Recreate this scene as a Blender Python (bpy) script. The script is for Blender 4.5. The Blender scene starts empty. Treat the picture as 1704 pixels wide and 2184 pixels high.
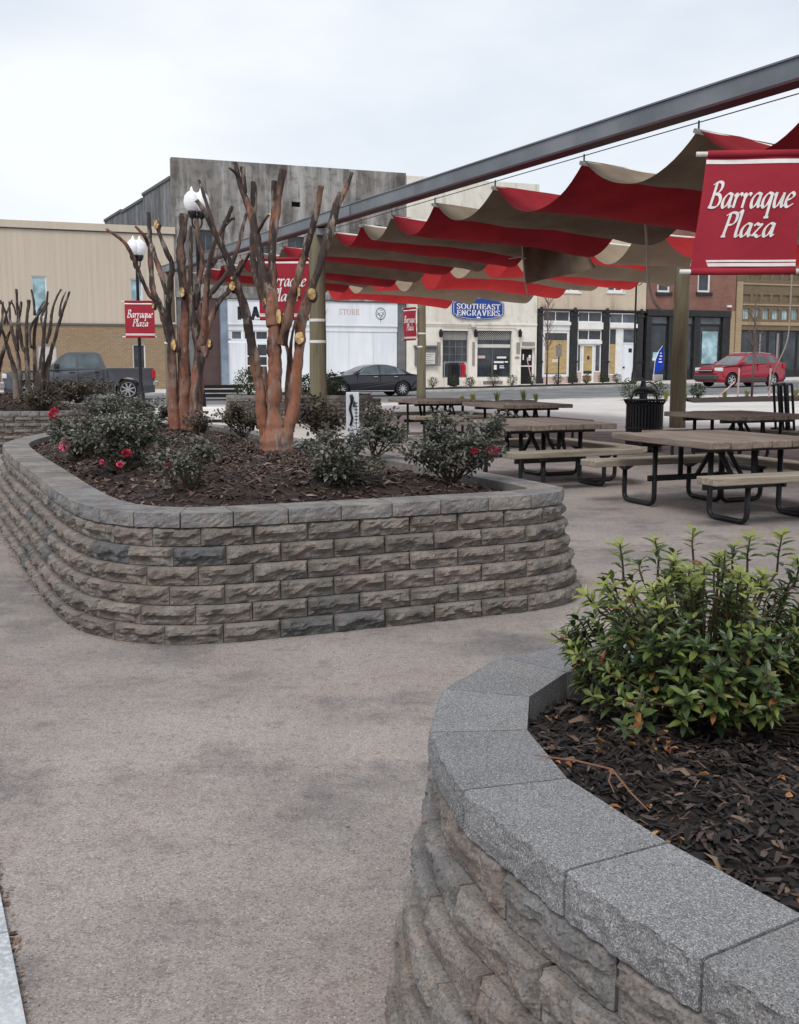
import bpy, bmesh, math, random
from mathutils import Vector, Matrix, noise as mnoise
R = math.radians
sc = bpy.context.scene
col = sc.collection

# ------------------------------------------------------------------ camera
CAMH, FPX, HOR = 1.45, 2262.0, 777.0        # eye height; focal length and horizon row for a 1704 x 2183 frame
PITCH = math.atan((1091.5 - HOR) / FPX)
cam = bpy.data.cameras.new('camera')
camo = bpy.data.objects.new('camera', cam); col.objects.link(camo)
camo.location = (0, 0, CAMH); camo.rotation_euler = (math.pi/2 - PITCH, 0, 0)
cam.sensor_fit = 'VERTICAL'; cam.sensor_height = 24.0; cam.lens = 24.0 * FPX / 2183.0
cam.clip_start = .05; cam.clip_end = 2000
sc.camera = camo

# ------------------------------------------------------------------ sky and sun (overcast)
SUN_EL, SUN_AZ = R(52), R(200)
wd = bpy.data.worlds.new('World'); sc.world = wd; wd.use_nodes = True
nt = wd.node_tree; nt.nodes.clear()
wo = nt.nodes.new('ShaderNodeOutputWorld'); bg = nt.nodes.new('ShaderNodeBackground')
sky = nt.nodes.new('ShaderNodeTexSky'); sky.sky_type = 'NISHITA'; sky.sun_disc = False
sky.sun_elevation = SUN_EL; sky.sun_rotation = SUN_AZ; sky.dust_density = 2.0
tc = nt.nodes.new('ShaderNodeTexCoord'); mp = nt.nodes.new('ShaderNodeMapping'); mp.inputs['Scale'].default_value = (1, 1, 2.6)
nz = nt.nodes.new('ShaderNodeTexNoise'); nz.inputs['Scale'].default_value = 1.9; nz.inputs['Detail'].default_value = 5; nz.inputs['Roughness'].default_value = .52
cr = nt.nodes.new('ShaderNodeValToRGB')
cr.color_ramp.elements[0].position = .34; cr.color_ramp.elements[0].color = (.50, .558, .64, 1)
cr.color_ramp.elements[1].position = .66; cr.color_ramp.elements[1].color = (.735, .755, .78, 1)
vm = nt.nodes.new('ShaderNodeVectorMath'); vm.operation = 'SCALE'; vm.inputs['Scale'].default_value = 10.0
mx = nt.nodes.new('ShaderNodeMix'); mx.data_type = 'RGBA'; mx.inputs['Factor'].default_value = .93
nt.links.new(tc.outputs['Generated'], mp.inputs['Vector']); nt.links.new(mp.outputs[0], nz.inputs['Vector'])
nt.links.new(nz.outputs['Fac'], cr.inputs['Fac']); nt.links.new(cr.outputs['Color'], vm.inputs[0])
nt.links.new(sky.outputs[0], mx.inputs['A']); nt.links.new(vm.outputs[0], mx.inputs['B'])
nt.links.new(mx.outputs['Result'], bg.inputs['Color']); bg.inputs['Strength'].default_value = .1
nt.links.new(bg.outputs[0], wo.inputs['Surface'])
sl = bpy.data.lights.new('sun', 'SUN'); sl.energy = 1.5; sl.angle = R(22); sl.color = (1, .97, .93)
so = bpy.data.objects.new('sun', sl); col.objects.link(so)
sd = Vector((math.sin(SUN_AZ)*math.cos(SUN_EL), math.cos(SUN_AZ)*math.cos(SUN_EL), math.sin(SUN_EL)))
so.rotation_euler = sd.to_track_quat('Z', 'Y').to_euler(); so.location = (0, 0, 30)
sc.view_settings.view_transform = 'Standard'; sc.view_settings.look = 'None'
sc.view_settings.exposure = 0.46; sc.view_settings.gamma = 1.0; sc.view_settings.use_curve_mapping = False
sc.render.engine = 'CYCLES'

# ------------------------------------------------------------------ measuring: picture point -> place
CP, SP = math.cos(PITCH), math.sin(PITCH)
def ray(px, py):
    a = (px - 852) / FPX; b = (py - 1091.5) / FPX
    return a, CP - b*SP, -(b*CP + SP)
def gp(px, py, z=0):
    a, w, d = ray(px, py); t = (z - CAMH) / d
    return a*t, w*t
def at(px, py, Y):
    a, w, d = ray(px, py); t = Y / w
    return Vector((a*t, Y, CAMH + d*t))
YAW = R(21); CY, SY = math.cos(YAW), math.sin(YAW); TY = SY/CY
OFF = 63.0                                     # distance of the building line, measured on the view axis
def fac(px, py, off=OFF):
    a, w, d = ray(px, py); t = off / (w - TY*a)
    return a*t/CY, CAMH + d*t
def sxy(s, off=OFF): return Vector((s*CY, off + s*SY, 0))
def sstep(a, b, x):
    t = min(1, max(0, (x-a)/(b-a))); return t*t*(3-2*t)
def gz(x, y): return .018*max(0, x-1)*sstep(36, 44, y - TY*x)      # the street climbs gently to the right
def sz(s, off): p = sxy(s, off); return gz(p.x, p.y)

# ------------------------------------------------------------------ mesh helpers
class MB:
    def __init__(s, off=(0, 0, 0)): s.v = []; s.f = []; s.o = Vector(off)
    def add(s, vs, fs):
        o = len(s.v); s.v += [Vector(v) for v in vs]; s.f += [tuple(i+o for i in f) for f in fs]; return s
    def box(s, x0, x1, y0, y1, z0, z1):
        return s.add([(x0,y0,z0),(x1,y0,z0),(x1,y1,z0),(x0,y1,z0),(x0,y0,z1),(x1,y0,z1),(x1,y1,z1),(x0,y1,z1)],
              [(0,3,2,1),(4,5,6,7),(0,1,5,4),(1,2,6,5),(2,3,7,6),(3,0,4,7)])
    def cbox(s, x0, x1, y0, y1, z0, z1, b=.005):
        bm = bmesh.new(); bmesh.ops.create_cube(bm, size=1)
        for v in bm.verts: v.co = Vector(((x0+x1)/2 + v.co.x*(x1-x0), (y0+y1)/2 + v.co.y*(y1-y0), (z0+z1)/2 + v.co.z*(z1-z0)))
        bmesh.ops.bevel(bm, geom=bm.edges[:], offset=b, segments=1, affect='EDGES')
        bm.verts.index_update()
        s.add([v.co.copy() for v in bm.verts], [[v.index for v in f.verts] for f in bm.faces]); bm.free(); return s
    def bar(s, p, q, w, h, up=(0, 0, 1)):
        p = Vector(p); q = Vector(q); d = (q-p).normalized(); r = d.cross(Vector(up))
        if r.length < 1e-4: r = d.cross(Vector((1, 0, 0)))
        r.normalize(); u = r.cross(d); r *= w/2; u *= h/2
        vs = [p-r-u, p+r-u, p+r+u, p-r+u, q-r-u, q+r-u, q+r+u, q-r+u]
        return s.add(vs, [(0,1,2,3),(7,6,5,4),(0,4,5,1),(1,5,6,2),(2,6,7,3),(3,7,4,0)])
    def tube(s, pts, rads, n=8, caps=True, jit=0, rnd=None, relief=0):
        pts = [Vector(p) for p in pts]
        if not isinstance(rads, (list, tuple)): rads = [rads]*len(pts)
        o = len(s.v); ref = None
        for i, p in enumerate(pts):
            d = (pts[min(i+1, len(pts)-1)] - pts[max(i-1, 0)]).normalized()
            if ref is None:
                ref = Vector((1, 0, 0)) if abs(d.x) < .9 else Vector((0, 1, 0))
            ref = (ref - d*ref.dot(d)).normalized(); b = d.cross(ref)
            for k in range(n):
                a = 2*math.pi*k/n; rr = rads[i]*(1 + (rnd.uniform(-jit, jit) if jit else 0))
                dv = ref*math.cos(a) + b*math.sin(a)
                if relief: q = p + dv*rads[i]; rr *= 1 + relief*(fnoise(q.x*16, q.y*16, q.z*5) + .6*fnoise(q.x*38, q.y*38, q.z*13) + .9*max(0, fnoise(q.x*9, q.y*9, q.z*9)-.18))
                s.v.append(p + dv*rr)
        for i in range(len(pts)-1):
            for k in range(n):
                k2 = (k+1) % n
                s.f.append((o+i*n+k, o+i*n+k2, o+(i+1)*n+k2, o+(i+1)*n+k))
        if caps:
            s.f.append(tuple(o+k for k in range(n))[::-1]); e = o+(len(pts)-1)*n
            s.f.append(tuple(e+k for k in range(n)))
        return s
    def prism(s, poly, y0, y1):                # polygon in (x, z), extruded along y
        n = len(poly)
        vs = [(x, y0, z) for x, z in poly] + [(x, y1, z) for x, z in poly]
        fs = [tuple(range(n)), tuple(range(2*n-1, n-1, -1))] + [(i, i+n, (i+1) % n + n, (i+1) % n) for i in range(n)]
        return s.add(vs, fs)
    def lathe(s, c, prof, n=16):               # profile of (radius, z)
        o = len(s.v); c = Vector(c)
        for r, z in prof:
            for k in range(n):
                a = 2*math.pi*k/n; s.v.append(c + Vector((r*math.cos(a), r*math.sin(a), z)))
        for i in range(len(prof)-1):
            for k in range(n):
                k2 = (k+1) % n; s.f.append((o+i*n+k, o+i*n+k2, o+(i+1)*n+k2, o+(i+1)*n+k))
        s.f.append(tuple(o+k for k in range(n))[::-1]); e = o+(len(prof)-1)*n; s.f.append(tuple(e+k for k in range(n)))
        return s
    def mesh(s, name, mat, smooth=False):
        me = bpy.data.meshes.new(name); me.from_pydata([v - s.o for v in s.v], [], s.f)
        if mat: me.materials.append(mat)
        if smooth: me.polygons.foreach_set('use_smooth', [True]*len(me.polygons))
        me.update(); return me
    def build(s, name, mat, parent=None, smooth=False, kind=None, label=None):
        return link(name, s.mesh(name, mat, smooth), parent, kind, label)
def link(name, me, parent=None, kind=None, label=None):
    o = bpy.data.objects.new(name, me); col.objects.link(o)
    if parent: o.parent = parent
    if kind: o['kind'] = kind
    if label: o['label'] = label
    return o
def tag(o, label, cat, group=None):
    o['label'] = label; o['category'] = cat
    if group: o['group'] = group
    return o
def thing(name, label, cat, loc=(0, 0, 0), rz=0, group=None):
    o = bpy.data.objects.new(name, None); col.objects.link(o); o.empty_display_size = .2
    o.location = loc; o.rotation_euler = (0, 0, rz); return tag(o, label, cat, group)
def copy_tree(o, parent=None):
    c = o.copy(); col.objects.link(c); c.parent = parent
    for ch in list(o.children): copy_tree(ch, c)
    return c
def smooth_line(pts, n=8, closed=False):
    P = [Vector(p) for p in pts]; out = []; m = len(P)
    for i in range(m if closed else m-1):
        g = (lambda k: P[k % m]) if closed else (lambda k: P[min(max(k, 0), m-1)])
        p0, p1, p2, p3 = g(i-1), g(i), g(i+1), g(i+2)
        for k in range(n):
            t = k/n
            out.append(.5*((2*p1) + (p2-p0)*t + (2*p0-5*p1+4*p2-p3)*t*t + (3*p1-p0-3*p2+p3)*t**3))
    if not closed: out.append(P[-1].copy())
    return out
def fnoise(*c): return mnoise.noise(Vector(c))

# ------------------------------------------------------------------ materials
def _n(nt, t, **kw):
    n = nt.nodes.new(t)
    for k, v in kw.items(): setattr(n, k, v)
    return n
def mixc(nt, fac, a, b, mode='MIX'):
    m = _n(nt, 'ShaderNodeMix', data_type='RGBA', blend_type=mode)
    for sck, v in (('Factor', fac), ('A', a), ('B', b)):
        if isinstance(v, (int, float)): m.inputs[sck].default_value = v
        elif isinstance(v, tuple): m.inputs[sck].default_value = (*v[:3], 1)
        else: nt.links.new(v, m.inputs[sck])
    return m.outputs['Result']
def ramp(nt, src, p0, p1, c0=(0, 0, 0), c1=(1, 1, 1)):
    r = _n(nt, 'ShaderNodeValToRGB'); r.color_ramp.elements[0].position = p0; r.color_ramp.elements[1].position = p1
    r.color_ramp.elements[0].color = (*c0, 1); r.color_ramp.elements[1].color = (*c1, 1)
    nt.links.new(src, r.inputs['Fac']); return r.outputs['Color']
def base_mat(name, rough=.8, metallic=0, spec=.3):
    m = bpy.data.materials.new(name); m.use_nodes = True; nt = m.node_tree
    b = nt.nodes['Principled BSDF']; b.inputs['Roughness'].default_value = rough
    b.inputs['Metallic'].default_value = metallic; b.inputs['Specular IOR Level'].default_value = spec
    return m, nt, b
def coords(nt, rnd=False, stretch=(1, 1, 1)):
    tc = _n(nt, 'ShaderNodeTexCoord'); out = tc.outputs['Object']
    if rnd:
        oi = _n(nt, 'ShaderNodeObjectInfo'); k = _n(nt, 'ShaderNodeVectorMath', operation='SCALE'); k.inputs['Scale'].default_value = 37.0
        cx = _n(nt, 'ShaderNodeCombineXYZ')
        for i in range(3): nt.links.new(oi.outputs['Random'], cx.inputs[i])
        nt.links.new(cx.outputs[0], k.inputs[0]); ad = _n(nt, 'ShaderNodeVectorMath', operation='ADD')
        nt.links.new(out, ad.inputs[0]); nt.links.new(k.outputs[0], ad.inputs[1]); out = ad.outputs[0]
    if stretch != (1, 1, 1):
        mp = _n(nt, 'ShaderNodeMapping'); mp.inputs['Scale'].default_value = stretch
        nt.links.new(out, mp.inputs['Vector']); out = mp.outputs[0]
    return out
def noise(nt, vec, scale, detail=4, rough=.55):
    n = _n(nt, 'ShaderNodeTexNoise'); n.inputs['Scale'].default_value = scale; n.inputs['Detail'].default_value = detail
    n.inputs['Roughness'].default_value = rough; nt.links.new(vec, n.inputs['Vector']); return n.outputs['Fac']
def bump(nt, b, src, strength, dist=.01):
    bn = _n(nt, 'ShaderNodeBump'); bn.inputs['Strength'].default_value = strength; bn.inputs['Distance'].default_value = dist
    nt.links.new(src, bn.inputs['Height']); nt.links.new(bn.outputs[0], b.inputs['Normal'])
def mat(name, c1, c2=None, scale=6, rough=.8, metallic=0, spec=.3, bmp=0, bscale=60, bdist=.01, rnd=0, island=0, stretch=(1, 1, 1), lo=.35, hi=.65, c3=None, s3=1.5, lo3=.45, hi3=.65):
    m, nt, b = base_mat(name, rough, metallic, spec)
    c2 = c2 or tuple(x*.8 for x in c1)
    v = coords(nt, rnd > 0, stretch)
    cl = mixc(nt, ramp(nt, noise(nt, v, scale), lo, hi), c1, c2)
    if c3: cl = mixc(nt, ramp(nt, noise(nt, v, s3), lo3, hi3), cl, c3)
    if rnd or island:
        src = _n(nt, 'ShaderNodeNewGeometry').outputs['Random Per Island'] if island else _n(nt, 'ShaderNodeObjectInfo').outputs['Random']
        k = island or rnd
        mr = _n(nt, 'ShaderNodeMapRange'); mr.inputs['To Min'].default_value = 1-k; mr.inputs['To Max'].default_value = 1+k
        nt.links.new(src, mr.inputs['Value'])
        h = _n(nt, 'ShaderNodeHueSaturation'); nt.links.new(mr.outputs[0], h.inputs['Value']); nt.links.new(cl, h.inputs['Color']); cl = h.outputs[0]
    nt.links.new(cl, b.inputs['Base Color'])
    if bmp: bump(nt, b, noise(nt, v, bscale, 5, .65), bmp, bdist)
    return m
def island_mat(name, stops, rough=.7, spec=.3, transl=0):
    """one colour for each separate leaf or chip, taken from a ramp"""
    m, nt, b = base_mat(name, rough, 0, spec)
    g = _n(nt, 'ShaderNodeNewGeometry'); r = _n(nt, 'ShaderNodeValToRGB'); r.color_ramp.interpolation = 'LINEAR'
    el = r.color_ramp.elements
    while len(el) < len(stops): el.new(.5)
    for i, (p, c) in enumerate(stops): el[i].position = p; el[i].color = (*c, 1)
    nt.links.new(g.outputs['Random Per Island'], r.inputs['Fac']); nt.links.new(r.outputs[0], b.inputs['Base Color'])
    if transl:
        out = nt.nodes['Material Output']; t = _n(nt, 'ShaderNodeBsdfTranslucent'); ms = _n(nt, 'ShaderNodeMixShader'); ms.inputs[0].default_value = transl
        nt.links.new(r.outputs[0], t.inputs['Color']); nt.links.new(b.outputs[0], ms.inputs[1]); nt.links.new(t.outputs[0], ms.inputs[2]); nt.links.new(ms.outputs[0], out.inputs['Surface'])
    return m
def brick_mat(name, c1, c2, mortar, sc_=1.0, bw=.2, bh=.0677, stain=None):
    m, nt, b = base_mat(name, .9)
    tc = _n(nt, 'ShaderNodeTexCoord'); sx = _n(nt, 'ShaderNodeSeparateXYZ'); cx = _n(nt, 'ShaderNodeCombineXYZ')
    nt.links.new(tc.outputs['Object'], sx.inputs[0]); nt.links.new(sx.outputs['X'], cx.inputs['X']); nt.links.new(sx.outputs['Z'], cx.inputs['Y'])
    br = _n(nt, 'ShaderNodeTexBrick'); br.inputs['Scale'].default_value = sc_
    br.inputs['Brick Width'].default_value = bw; br.inputs['Row Height'].default_value = bh; br.inputs['Mortar Size'].default_value = .006
    br.inputs['Color1'].default_value = (*c1, 1); br.inputs['Color2'].default_value = (*c2, 1); br.inputs['Mortar'].default_value = (*mortar, 1); br.inputs['Bias'].default_value = -.2
    nt.links.new(cx.outputs[0], br.inputs['Vector'])
    cl = mixc(nt, ramp(nt, noise(nt, tc.outputs['Object'], .8, 5), .35, .7), br.outputs['Color'], stain or tuple(x*.75 for x in c1))
    cl = mixc(nt, .55, br.outputs['Color'], cl)
    nt.links.new(cl, b.inputs['Base Color']); bump(nt, b, br.outputs['Fac'], -.4, .008); return m
def stain_mat(name, c1, c2, c3, sc_=.6, rough=.9, streak=6, lo=.42, hi=.62, bmp=.3):
    """weathered render with vertical streaks"""
    m, nt, b = base_mat(name, rough)
    v = coords(nt); v2 = coords(nt, False, (streak*.3, streak*.3, .13)); 
    f1 = ramp(nt, noise(nt, v, sc_, 6, .6), lo, hi); f2 = ramp(nt, noise(nt, v2, 1.0, 6, .65), .45, .68)
    cl = mixc(nt, f1, c1, c2); cl = mixc(nt, f2, cl, c3); cl = mixc(nt, ramp(nt, noise(nt, v, 2.2, 6, .6), .5, .8), cl, tuple(x*.8 for x in c2)); cl = mixc(nt, ramp(nt, noise(nt, v2, 2.6, 5, .6), .56, .74), cl, tuple(x*.55 for x in c2))
    nt.links.new(cl, b.inputs['Base Color']); bump(nt, b, noise(nt, v, 4, 4), bmp, .02); return m
def plain(name, c, rough=.5, metallic=0, spec=.4):
    return mat(name, c, tuple(x*.86 for x in c), 9, rough, metallic, spec)
def cloth_mat(name, c, c2, transl=.4):
    m, nt, b = base_mat(name, .9, 0, .1); v = coords(nt)
    cl = mixc(nt, ramp(nt, noise(nt, v, 1.6, 5), .35, .7), c, c2)
    nt.links.new(cl, b.inputs['Base Color']); bump(nt, b, noise(nt, v, 7, 4), .25, .03)
    out = nt.nodes['Material Output']; t = _n(nt, 'ShaderNodeBsdfTranslucent'); ms = _n(nt, 'ShaderNodeMixShader'); ms.inputs[0].default_value = transl
    nt.links.new(cl, t.inputs['Color']); nt.links.new(b.outputs[0], ms.inputs[1]); nt.links.new(t.outputs[0], ms.inputs[2]); nt.links.new(ms.outputs[0], out.inputs['Surface'])
    return m
def glass_mat(name, c=(.02, .025, .03), rough=.08, spec=.5):
    m, nt, b = base_mat(name, rough, 0, spec); v = coords(nt)
    cl = mixc(nt, ramp(nt, noise(nt, v, 1.3, 4), .4, .65), c, tuple(x*2.2+.004 for x in c)); nt.links.new(cl, b.inputs['Base Color']); return m
# ================================================================== GROUND
def plaza_mat():
    m, nt, b = base_mat('plaza_concrete', .88, 0, .25); v = coords(nt)
    big = noise(nt, v, .55, 6, .6); mid = noise(nt, v, 2.3, 6, .65); fine = noise(nt, v, 95, 5, .75); sp = noise(nt, v, 300, 2, .6)
    cl = mixc(nt, ramp(nt, big, .40, .60), (.345, .298, .268), (.205, .186, .177)); cl = mixc(nt, ramp(nt, noise(nt, v, .8, 5, .6), .52, .66), cl, (.30, .235, .208))
    cl = mixc(nt, ramp(nt, mid, .46, .70), cl, (.31, .278, .257))
    cl = mixc(nt, ramp(nt, noise(nt, v, 1.05, 6, .62), .54, .68), cl, (.12, .114, .116))
    cl = mixc(nt, ramp(nt, noise(nt, v, 3.7, 6, .7), .56, .74), cl, (.185, .155, .138))
    dk = mixc(nt, 1.0, cl, (.52, .50, .50), 'MULTIPLY'); lt = mixc(nt, 1.0, cl, (1.4, 1.39, 1.39), 'MULTIPLY')
    cl = mixc(nt, ramp(nt, noise(nt, v, 22, 6, .75), .50, .72), cl, dk)
    cl = mixc(nt, ramp(nt, fine, .50, .70), cl, dk)
    cl = mixc(nt, ramp(nt, fine, .26, .46, (1, 1, 1), (0, 0, 0)), cl, lt)
    vo = _n(nt, 'ShaderNodeTexVoronoi'); vo.inputs['Scale'].default_value = 230; nt.links.new(v, vo.inputs['Vector'])
    sepc = _n(nt, 'ShaderNodeSeparateColor'); nt.links.new(vo.outputs['Color'], sepc.inputs[0])
    cl = mixc(nt, ramp(nt, sepc.outputs[0], .86, .95), cl, dk)
    cl = mixc(nt, ramp(nt, sepc.outputs[1], .90, .97), cl, lt)
    nt.links.new(cl, b.inputs['Base Color'])
    ad = _n(nt, 'ShaderNodeMath', operation='ADD'); nt.links.new(fine, ad.inputs[0]); nt.links.new(sp, ad.inputs[1]); bump(nt, b, ad.outputs[0], .35, .004); return m
M = {}
M['plaza'] = plaza_mat()
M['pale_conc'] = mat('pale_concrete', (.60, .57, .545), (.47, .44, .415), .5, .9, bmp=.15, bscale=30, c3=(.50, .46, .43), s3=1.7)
M['asphalt'] = mat('asphalt', (.155, .16, .165), (.11, .112, .116), 1.2, .9, bmp=.3, bscale=90, c3=(.19, .19, .19), s3=.5)
M['kerb'] = mat('kerb_concrete', (.46, .45, .43), (.34, .33, .31), 3, .9, bmp=.2)
M['slab'] = mat('grey_slab', (.46, .48, .50), (.34, .36, .38), 5, .9, bmp=.4, bscale=120, c3=(.55, .57, .58), s3=60)
M['crumb'] = island_mat('crumbs', [(0, (.09, .06, .05)), (.5, (.22, .15, .12)), (1, (.34, .25, .2))], .9)
M['dark_mulch'] = mat('dark_mulch', (.035, .026, .022), (.02, .016, .014), 30, .95, bmp=.8, bscale=60, bdist=.03)
M['mulch_bed'] = mat('mulch_bed', (.05, .032, .025), (.022, .016, .014), 25, .95, bmp=.8, bscale=50, bdist=.03)

def sheet(name, ss, offs, dz, m):
    b = MB(); n = len(offs)
    for s in ss:
        for o in offs:
            p = sxy(s, o); b.v.append(Vector((p.x, p.y, gz(p.x, p.y) + dz)))
    for i in range(len(ss)-1):
        for j in range(n-1): b.f.append((i*n+j, (i+1)*n+j, (i+1)*n+j+1, i*n+j+1))
    return b.build(name, m, None, True, 'structure')
def lin(a, b, n): return [a + (b-a)*i/n for i in range(n+1)]
SS = [-250, -120, -60] + lin(-40, 60, 50) + [90, 160, 300]
sheet('plaza', SS, [-80, -20, 0, 10, 20, 30] + lin(34, 70, 36) + [90, 200, 700], 0, M['plaza'])
sheet('lit_paving', SS, lin(21.5, 40.2, 19), .004, M['pale_conc'])  # paler concrete; its tone also carries the open light beyond the canopy
sheet('street', SS, lin(40.5, 55, 15), .004, M['asphalt'])
def kerb(name, o0, o1, h):
    b = MB(); ss = lin(-40, 60, 50); prof = [(o0, -.05), (o0, h-.02), (o0+.03, h), (o1, h), (o1, -.05)]
    for s in ss:
        for o, z in prof:
            p = sxy(s, o); b.v.append(Vector((p.x, p.y, gz(p.x, p.y) + z)))
    n = len(prof)
    for i in range(len(ss)-1):
        for j in range(n-1): b.f.append((i*n+j, (i+1)*n+j, (i+1)*n+j+1, i*n+j+1))
    return b.build(name, M['kerb'], None, False, 'structure')
kerb('near_kerb', 40.18, 40.52, .03)
kerb('far_kerb', 54.95, 55.2, .13)
sheet('far_sidewalk', SS, lin(55.2, 63.2, 8), .13, M['pale_conc'])
# pale slab walk at the lower left edge, with a crumbling joint
g0 = Vector((*gp(-8, 1790), 0)); g1 = Vector((*gp(85, 2230), 0))
jd = (g1-g0).normalized(); jn = Vector((jd.y, -jd.x, 0)) 
if jn.x > 0: jn = -jn
slabroot = thing('slab_walk', 'x', 'x'); slabroot['kind'] = 'structure'
del slabroot['category']; del slabroot['label']
slab_me = {}
for k in range(-8, 7):
    for j in range(4):
        a = g0 + jd*(k-4)*.62 + jn*(.02+j*.612); b2 = MB(a); zz = Vector((0, 0, .012+.003*((k*7+j*5) % 3))); lo = Vector((0, 0, -.02)); w = jn*.6; c = a + jd*.608
        b2.add([a+lo, c+lo, c+w+lo, a+w+lo, a+zz, c+zz, c+w+zz, a+w+zz], [(0,3,2,1),(4,5,6,7),(0,1,5,4),(1,2,6,5),(2,3,7,6),(3,0,4,7)])
        o = b2.build('slab', M['slab'], slabroot); o.location = a
rn = random.Random(4); b = MB()
for i in range(420):
    p = g0 + jd*rn.uniform(-1.5, 1.6) + jn*rn.gauss(.01, .009); r = rn.uniform(.003, .012)
    q = [Vector((rn.uniform(-1, 1), rn.uniform(-1, 1), rn.uniform(-.4, .6)))*r + p + Vector((0, 0, r*.3)) for _ in range(5)]
    b.add(q, [(0,1,2),(0,2,3),(1,4,2),(2,4,3),(0,3,1),(3,4,1)])
b.build('joint_debris', M['crumb'], None, False, 'stuff')
# a few small stones and leaf scraps on the plaza
b = MB()
for i in range(260):
    x, y = rn.uniform(-1.6, 3.5), rn.uniform(1.9, 9); r = rn.uniform(.002, .007) if i % 9 else rn.uniform(.007, .012)
    q = [Vector((x, y, 0)) + Vector((rn.uniform(-1, 1), rn.uniform(-1, 1), rn.uniform(0, .8)))*r for _ in range(5)]
    b.add(q, [(0,1,2),(0,2,3),(1,4,2),(2,4,3),(0,3,1),(3,4,1)])
b.build('grit', M['crumb'], None, False, 'stuff')

# ================================================================== BUILDINGS
M['beige_metal'] = mat('beige_siding', (.54, .465, .375), (.50, .43, .345), 1.2, .6, stretch=(4, 4, .15), bmp=.25, bscale=9)
M['brick_tan'] = brick_mat('tan_brick', (.34, .245, .155), (.27, .19, .12), (.115, .09, .07), 1.0, .30, .105)
M['brick_red'] = brick_mat('red_brick', (.205, .088, .066), (.15, .062, .048), (.22, .165, .14), 1.0, .24, .085, (.3, .17, .13))
M['brick_yel'] = brick_mat('yellow_brown_brick', (.195, .148, .096), (.145, .11, .072), (.11, .09, .065), 1.0, .24, .085, (.17, .12, .07))
M['brick_pale'] = brick_mat('pale_brick', (.40, .30, .19), (.33, .25, .155), (.3, .23, .16), 1.0, .24, .085)
M['grey_render'] = stain_mat('stained_grey_render', (.24, .225, .208), (.085, .077, .070), (.46, .445, .43), .42, .95, 4)
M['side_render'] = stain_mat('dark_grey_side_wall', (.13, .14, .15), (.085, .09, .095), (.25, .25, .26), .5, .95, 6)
M['cream'] = stain_mat('cream_render', (.74, .70, .62), (.66, .62, .53), (.60, .55, .47), .35, .9, 3, .5, .8, .1)
M['cream_low'] = stain_mat('cream_wall', (.80, .76, .68), (.75, .70, .62), (.70, .64, .55), .5, .85, 2, .5, .8, .05)
M['shop_beige'] = stain_mat('beige_render', (.60, .50, .385), (.56, .46, .35), (.50, .41, .31), .4, .9, 2, .45, .75, .1)
M['white'] = mat('white_paint', (.78, .80, .84), (.70, .72, .76), 1.5, .55, stretch=(2, 2, .3), c3=(.60, .625, .67), s3=.5, lo3=.5, hi3=.75)
M['white_trim'] = mat('white_trim', (.80, .79, .77), (.7, .69, .67), 3, .5)
M['blue_grey'] = mat('faded_blue_grey', (.24, .29, .36), (.16, .19, .24), 2, .7)
M['maroon_wall'] = mat('maroon_wall', (.095, .06, .055), (.07, .047, .045), 1.5, .7)
M['grey_pan'] = mat('grey_panel', (.17, .17, .175), (.12, .12, .125), 2, .6)
M['black_paint'] = mat('black_paint', (.018, .018, .02), (.03, .03, .032), 4, .45)
M['glass'] = glass_mat('dark_glass')
M['glass_grey'] = glass_mat('grey_glass', (.045, .05, .06), .12)
M['glass_blue'] = glass_mat('pale_blue_glass', (.20, .30, .33), .15)
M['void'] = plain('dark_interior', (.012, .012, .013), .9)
M['ply'] = mat('plywood', (.50, .37, .18), (.42, .30, .14), 3, .8, stretch=(1, 1, 3), c3=(.36, .25, .12), s3=2)
M['pink_pan'] = mat('pinkish_panel', (.56, .42, .36), (.48, .37, .32), 3, .8)
M['roofing'] = plain('roofing', (.12, .12, .12), .9)
M['lattice'] = plain('lattice_white', (.62, .6, .56), .7)
M['plaque'] = plain('grey_plaque', (.30, .26, .24), .7)
M['sign_blue'] = plain('sign_blue', (.012, .055, .28), .4)
M['ink_black'] = plain('black_ink', (.02, .02, .025), .6)
M['ink_grey'] = plain('faded_grey_ink', (.16, .165, .175), .7)
M['ink_white'] = plain('white_ink', (.82, .80, .78), .6)
M['ink_red'] = mat('faded_red_ink', (.50, .30, .28), (.60, .50, .48), 6, .7)
M['iron'] = mat('black_iron', (.014, .014, .016), (.022, .022, .024), 20, .4, .2)

def wallmesh(x0, x1, z0, z1, holes, rd=.25, thick=.4):
    """front sheet with openings and their reveals, plus ends and top"""
    b = MB(); xs = sorted({x0, x1, *[h[0] for h in holes], *[h[1] for h in holes]}); zs = sorted({z0, z1, *[h[2] for h in holes], *[h[3] for h in holes]})
    xs = [x for x in xs if x0 <= x <= x1]; zs = [z for z in zs if z0 <= z <= z1]
    for i in range(len(xs)-1):
        for j in range(len(zs)-1):
            cx, cz = (xs[i]+xs[i+1])/2, (zs[j]+zs[j+1])/2
            if any(h[0] < cx < h[1] and h[2] < cz < h[3] for h in holes): continue
            b.add([(xs[i],0,zs[j]),(xs[i+1],0,zs[j]),(xs[i+1],0,zs[j+1]),(xs[i],0,zs[j+1])], [(0,1,2,3)])
    for a, c, d, e in holes:
        b.add([(a,0,d),(c,0,d),(c,0,e),(a,0,e),(a,rd,d),(c,rd,d),(c,rd,e),(a,rd,e)], [(0,4,5,1),(1,5,6,2),(2,6,7,3),(3,7,4,0)])
    b.add([(x0,0,z0),(x0,thick,z0),(x0,thick,z1),(x0,0,z1),(x1,0,z0),(x1,thick,z0),(x1,thick,z1),(x1,0,z1)], [(0,3,2,1),(4,5,6,7),(3,7,6,2),(1,2,6,5)])
    return b
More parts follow.
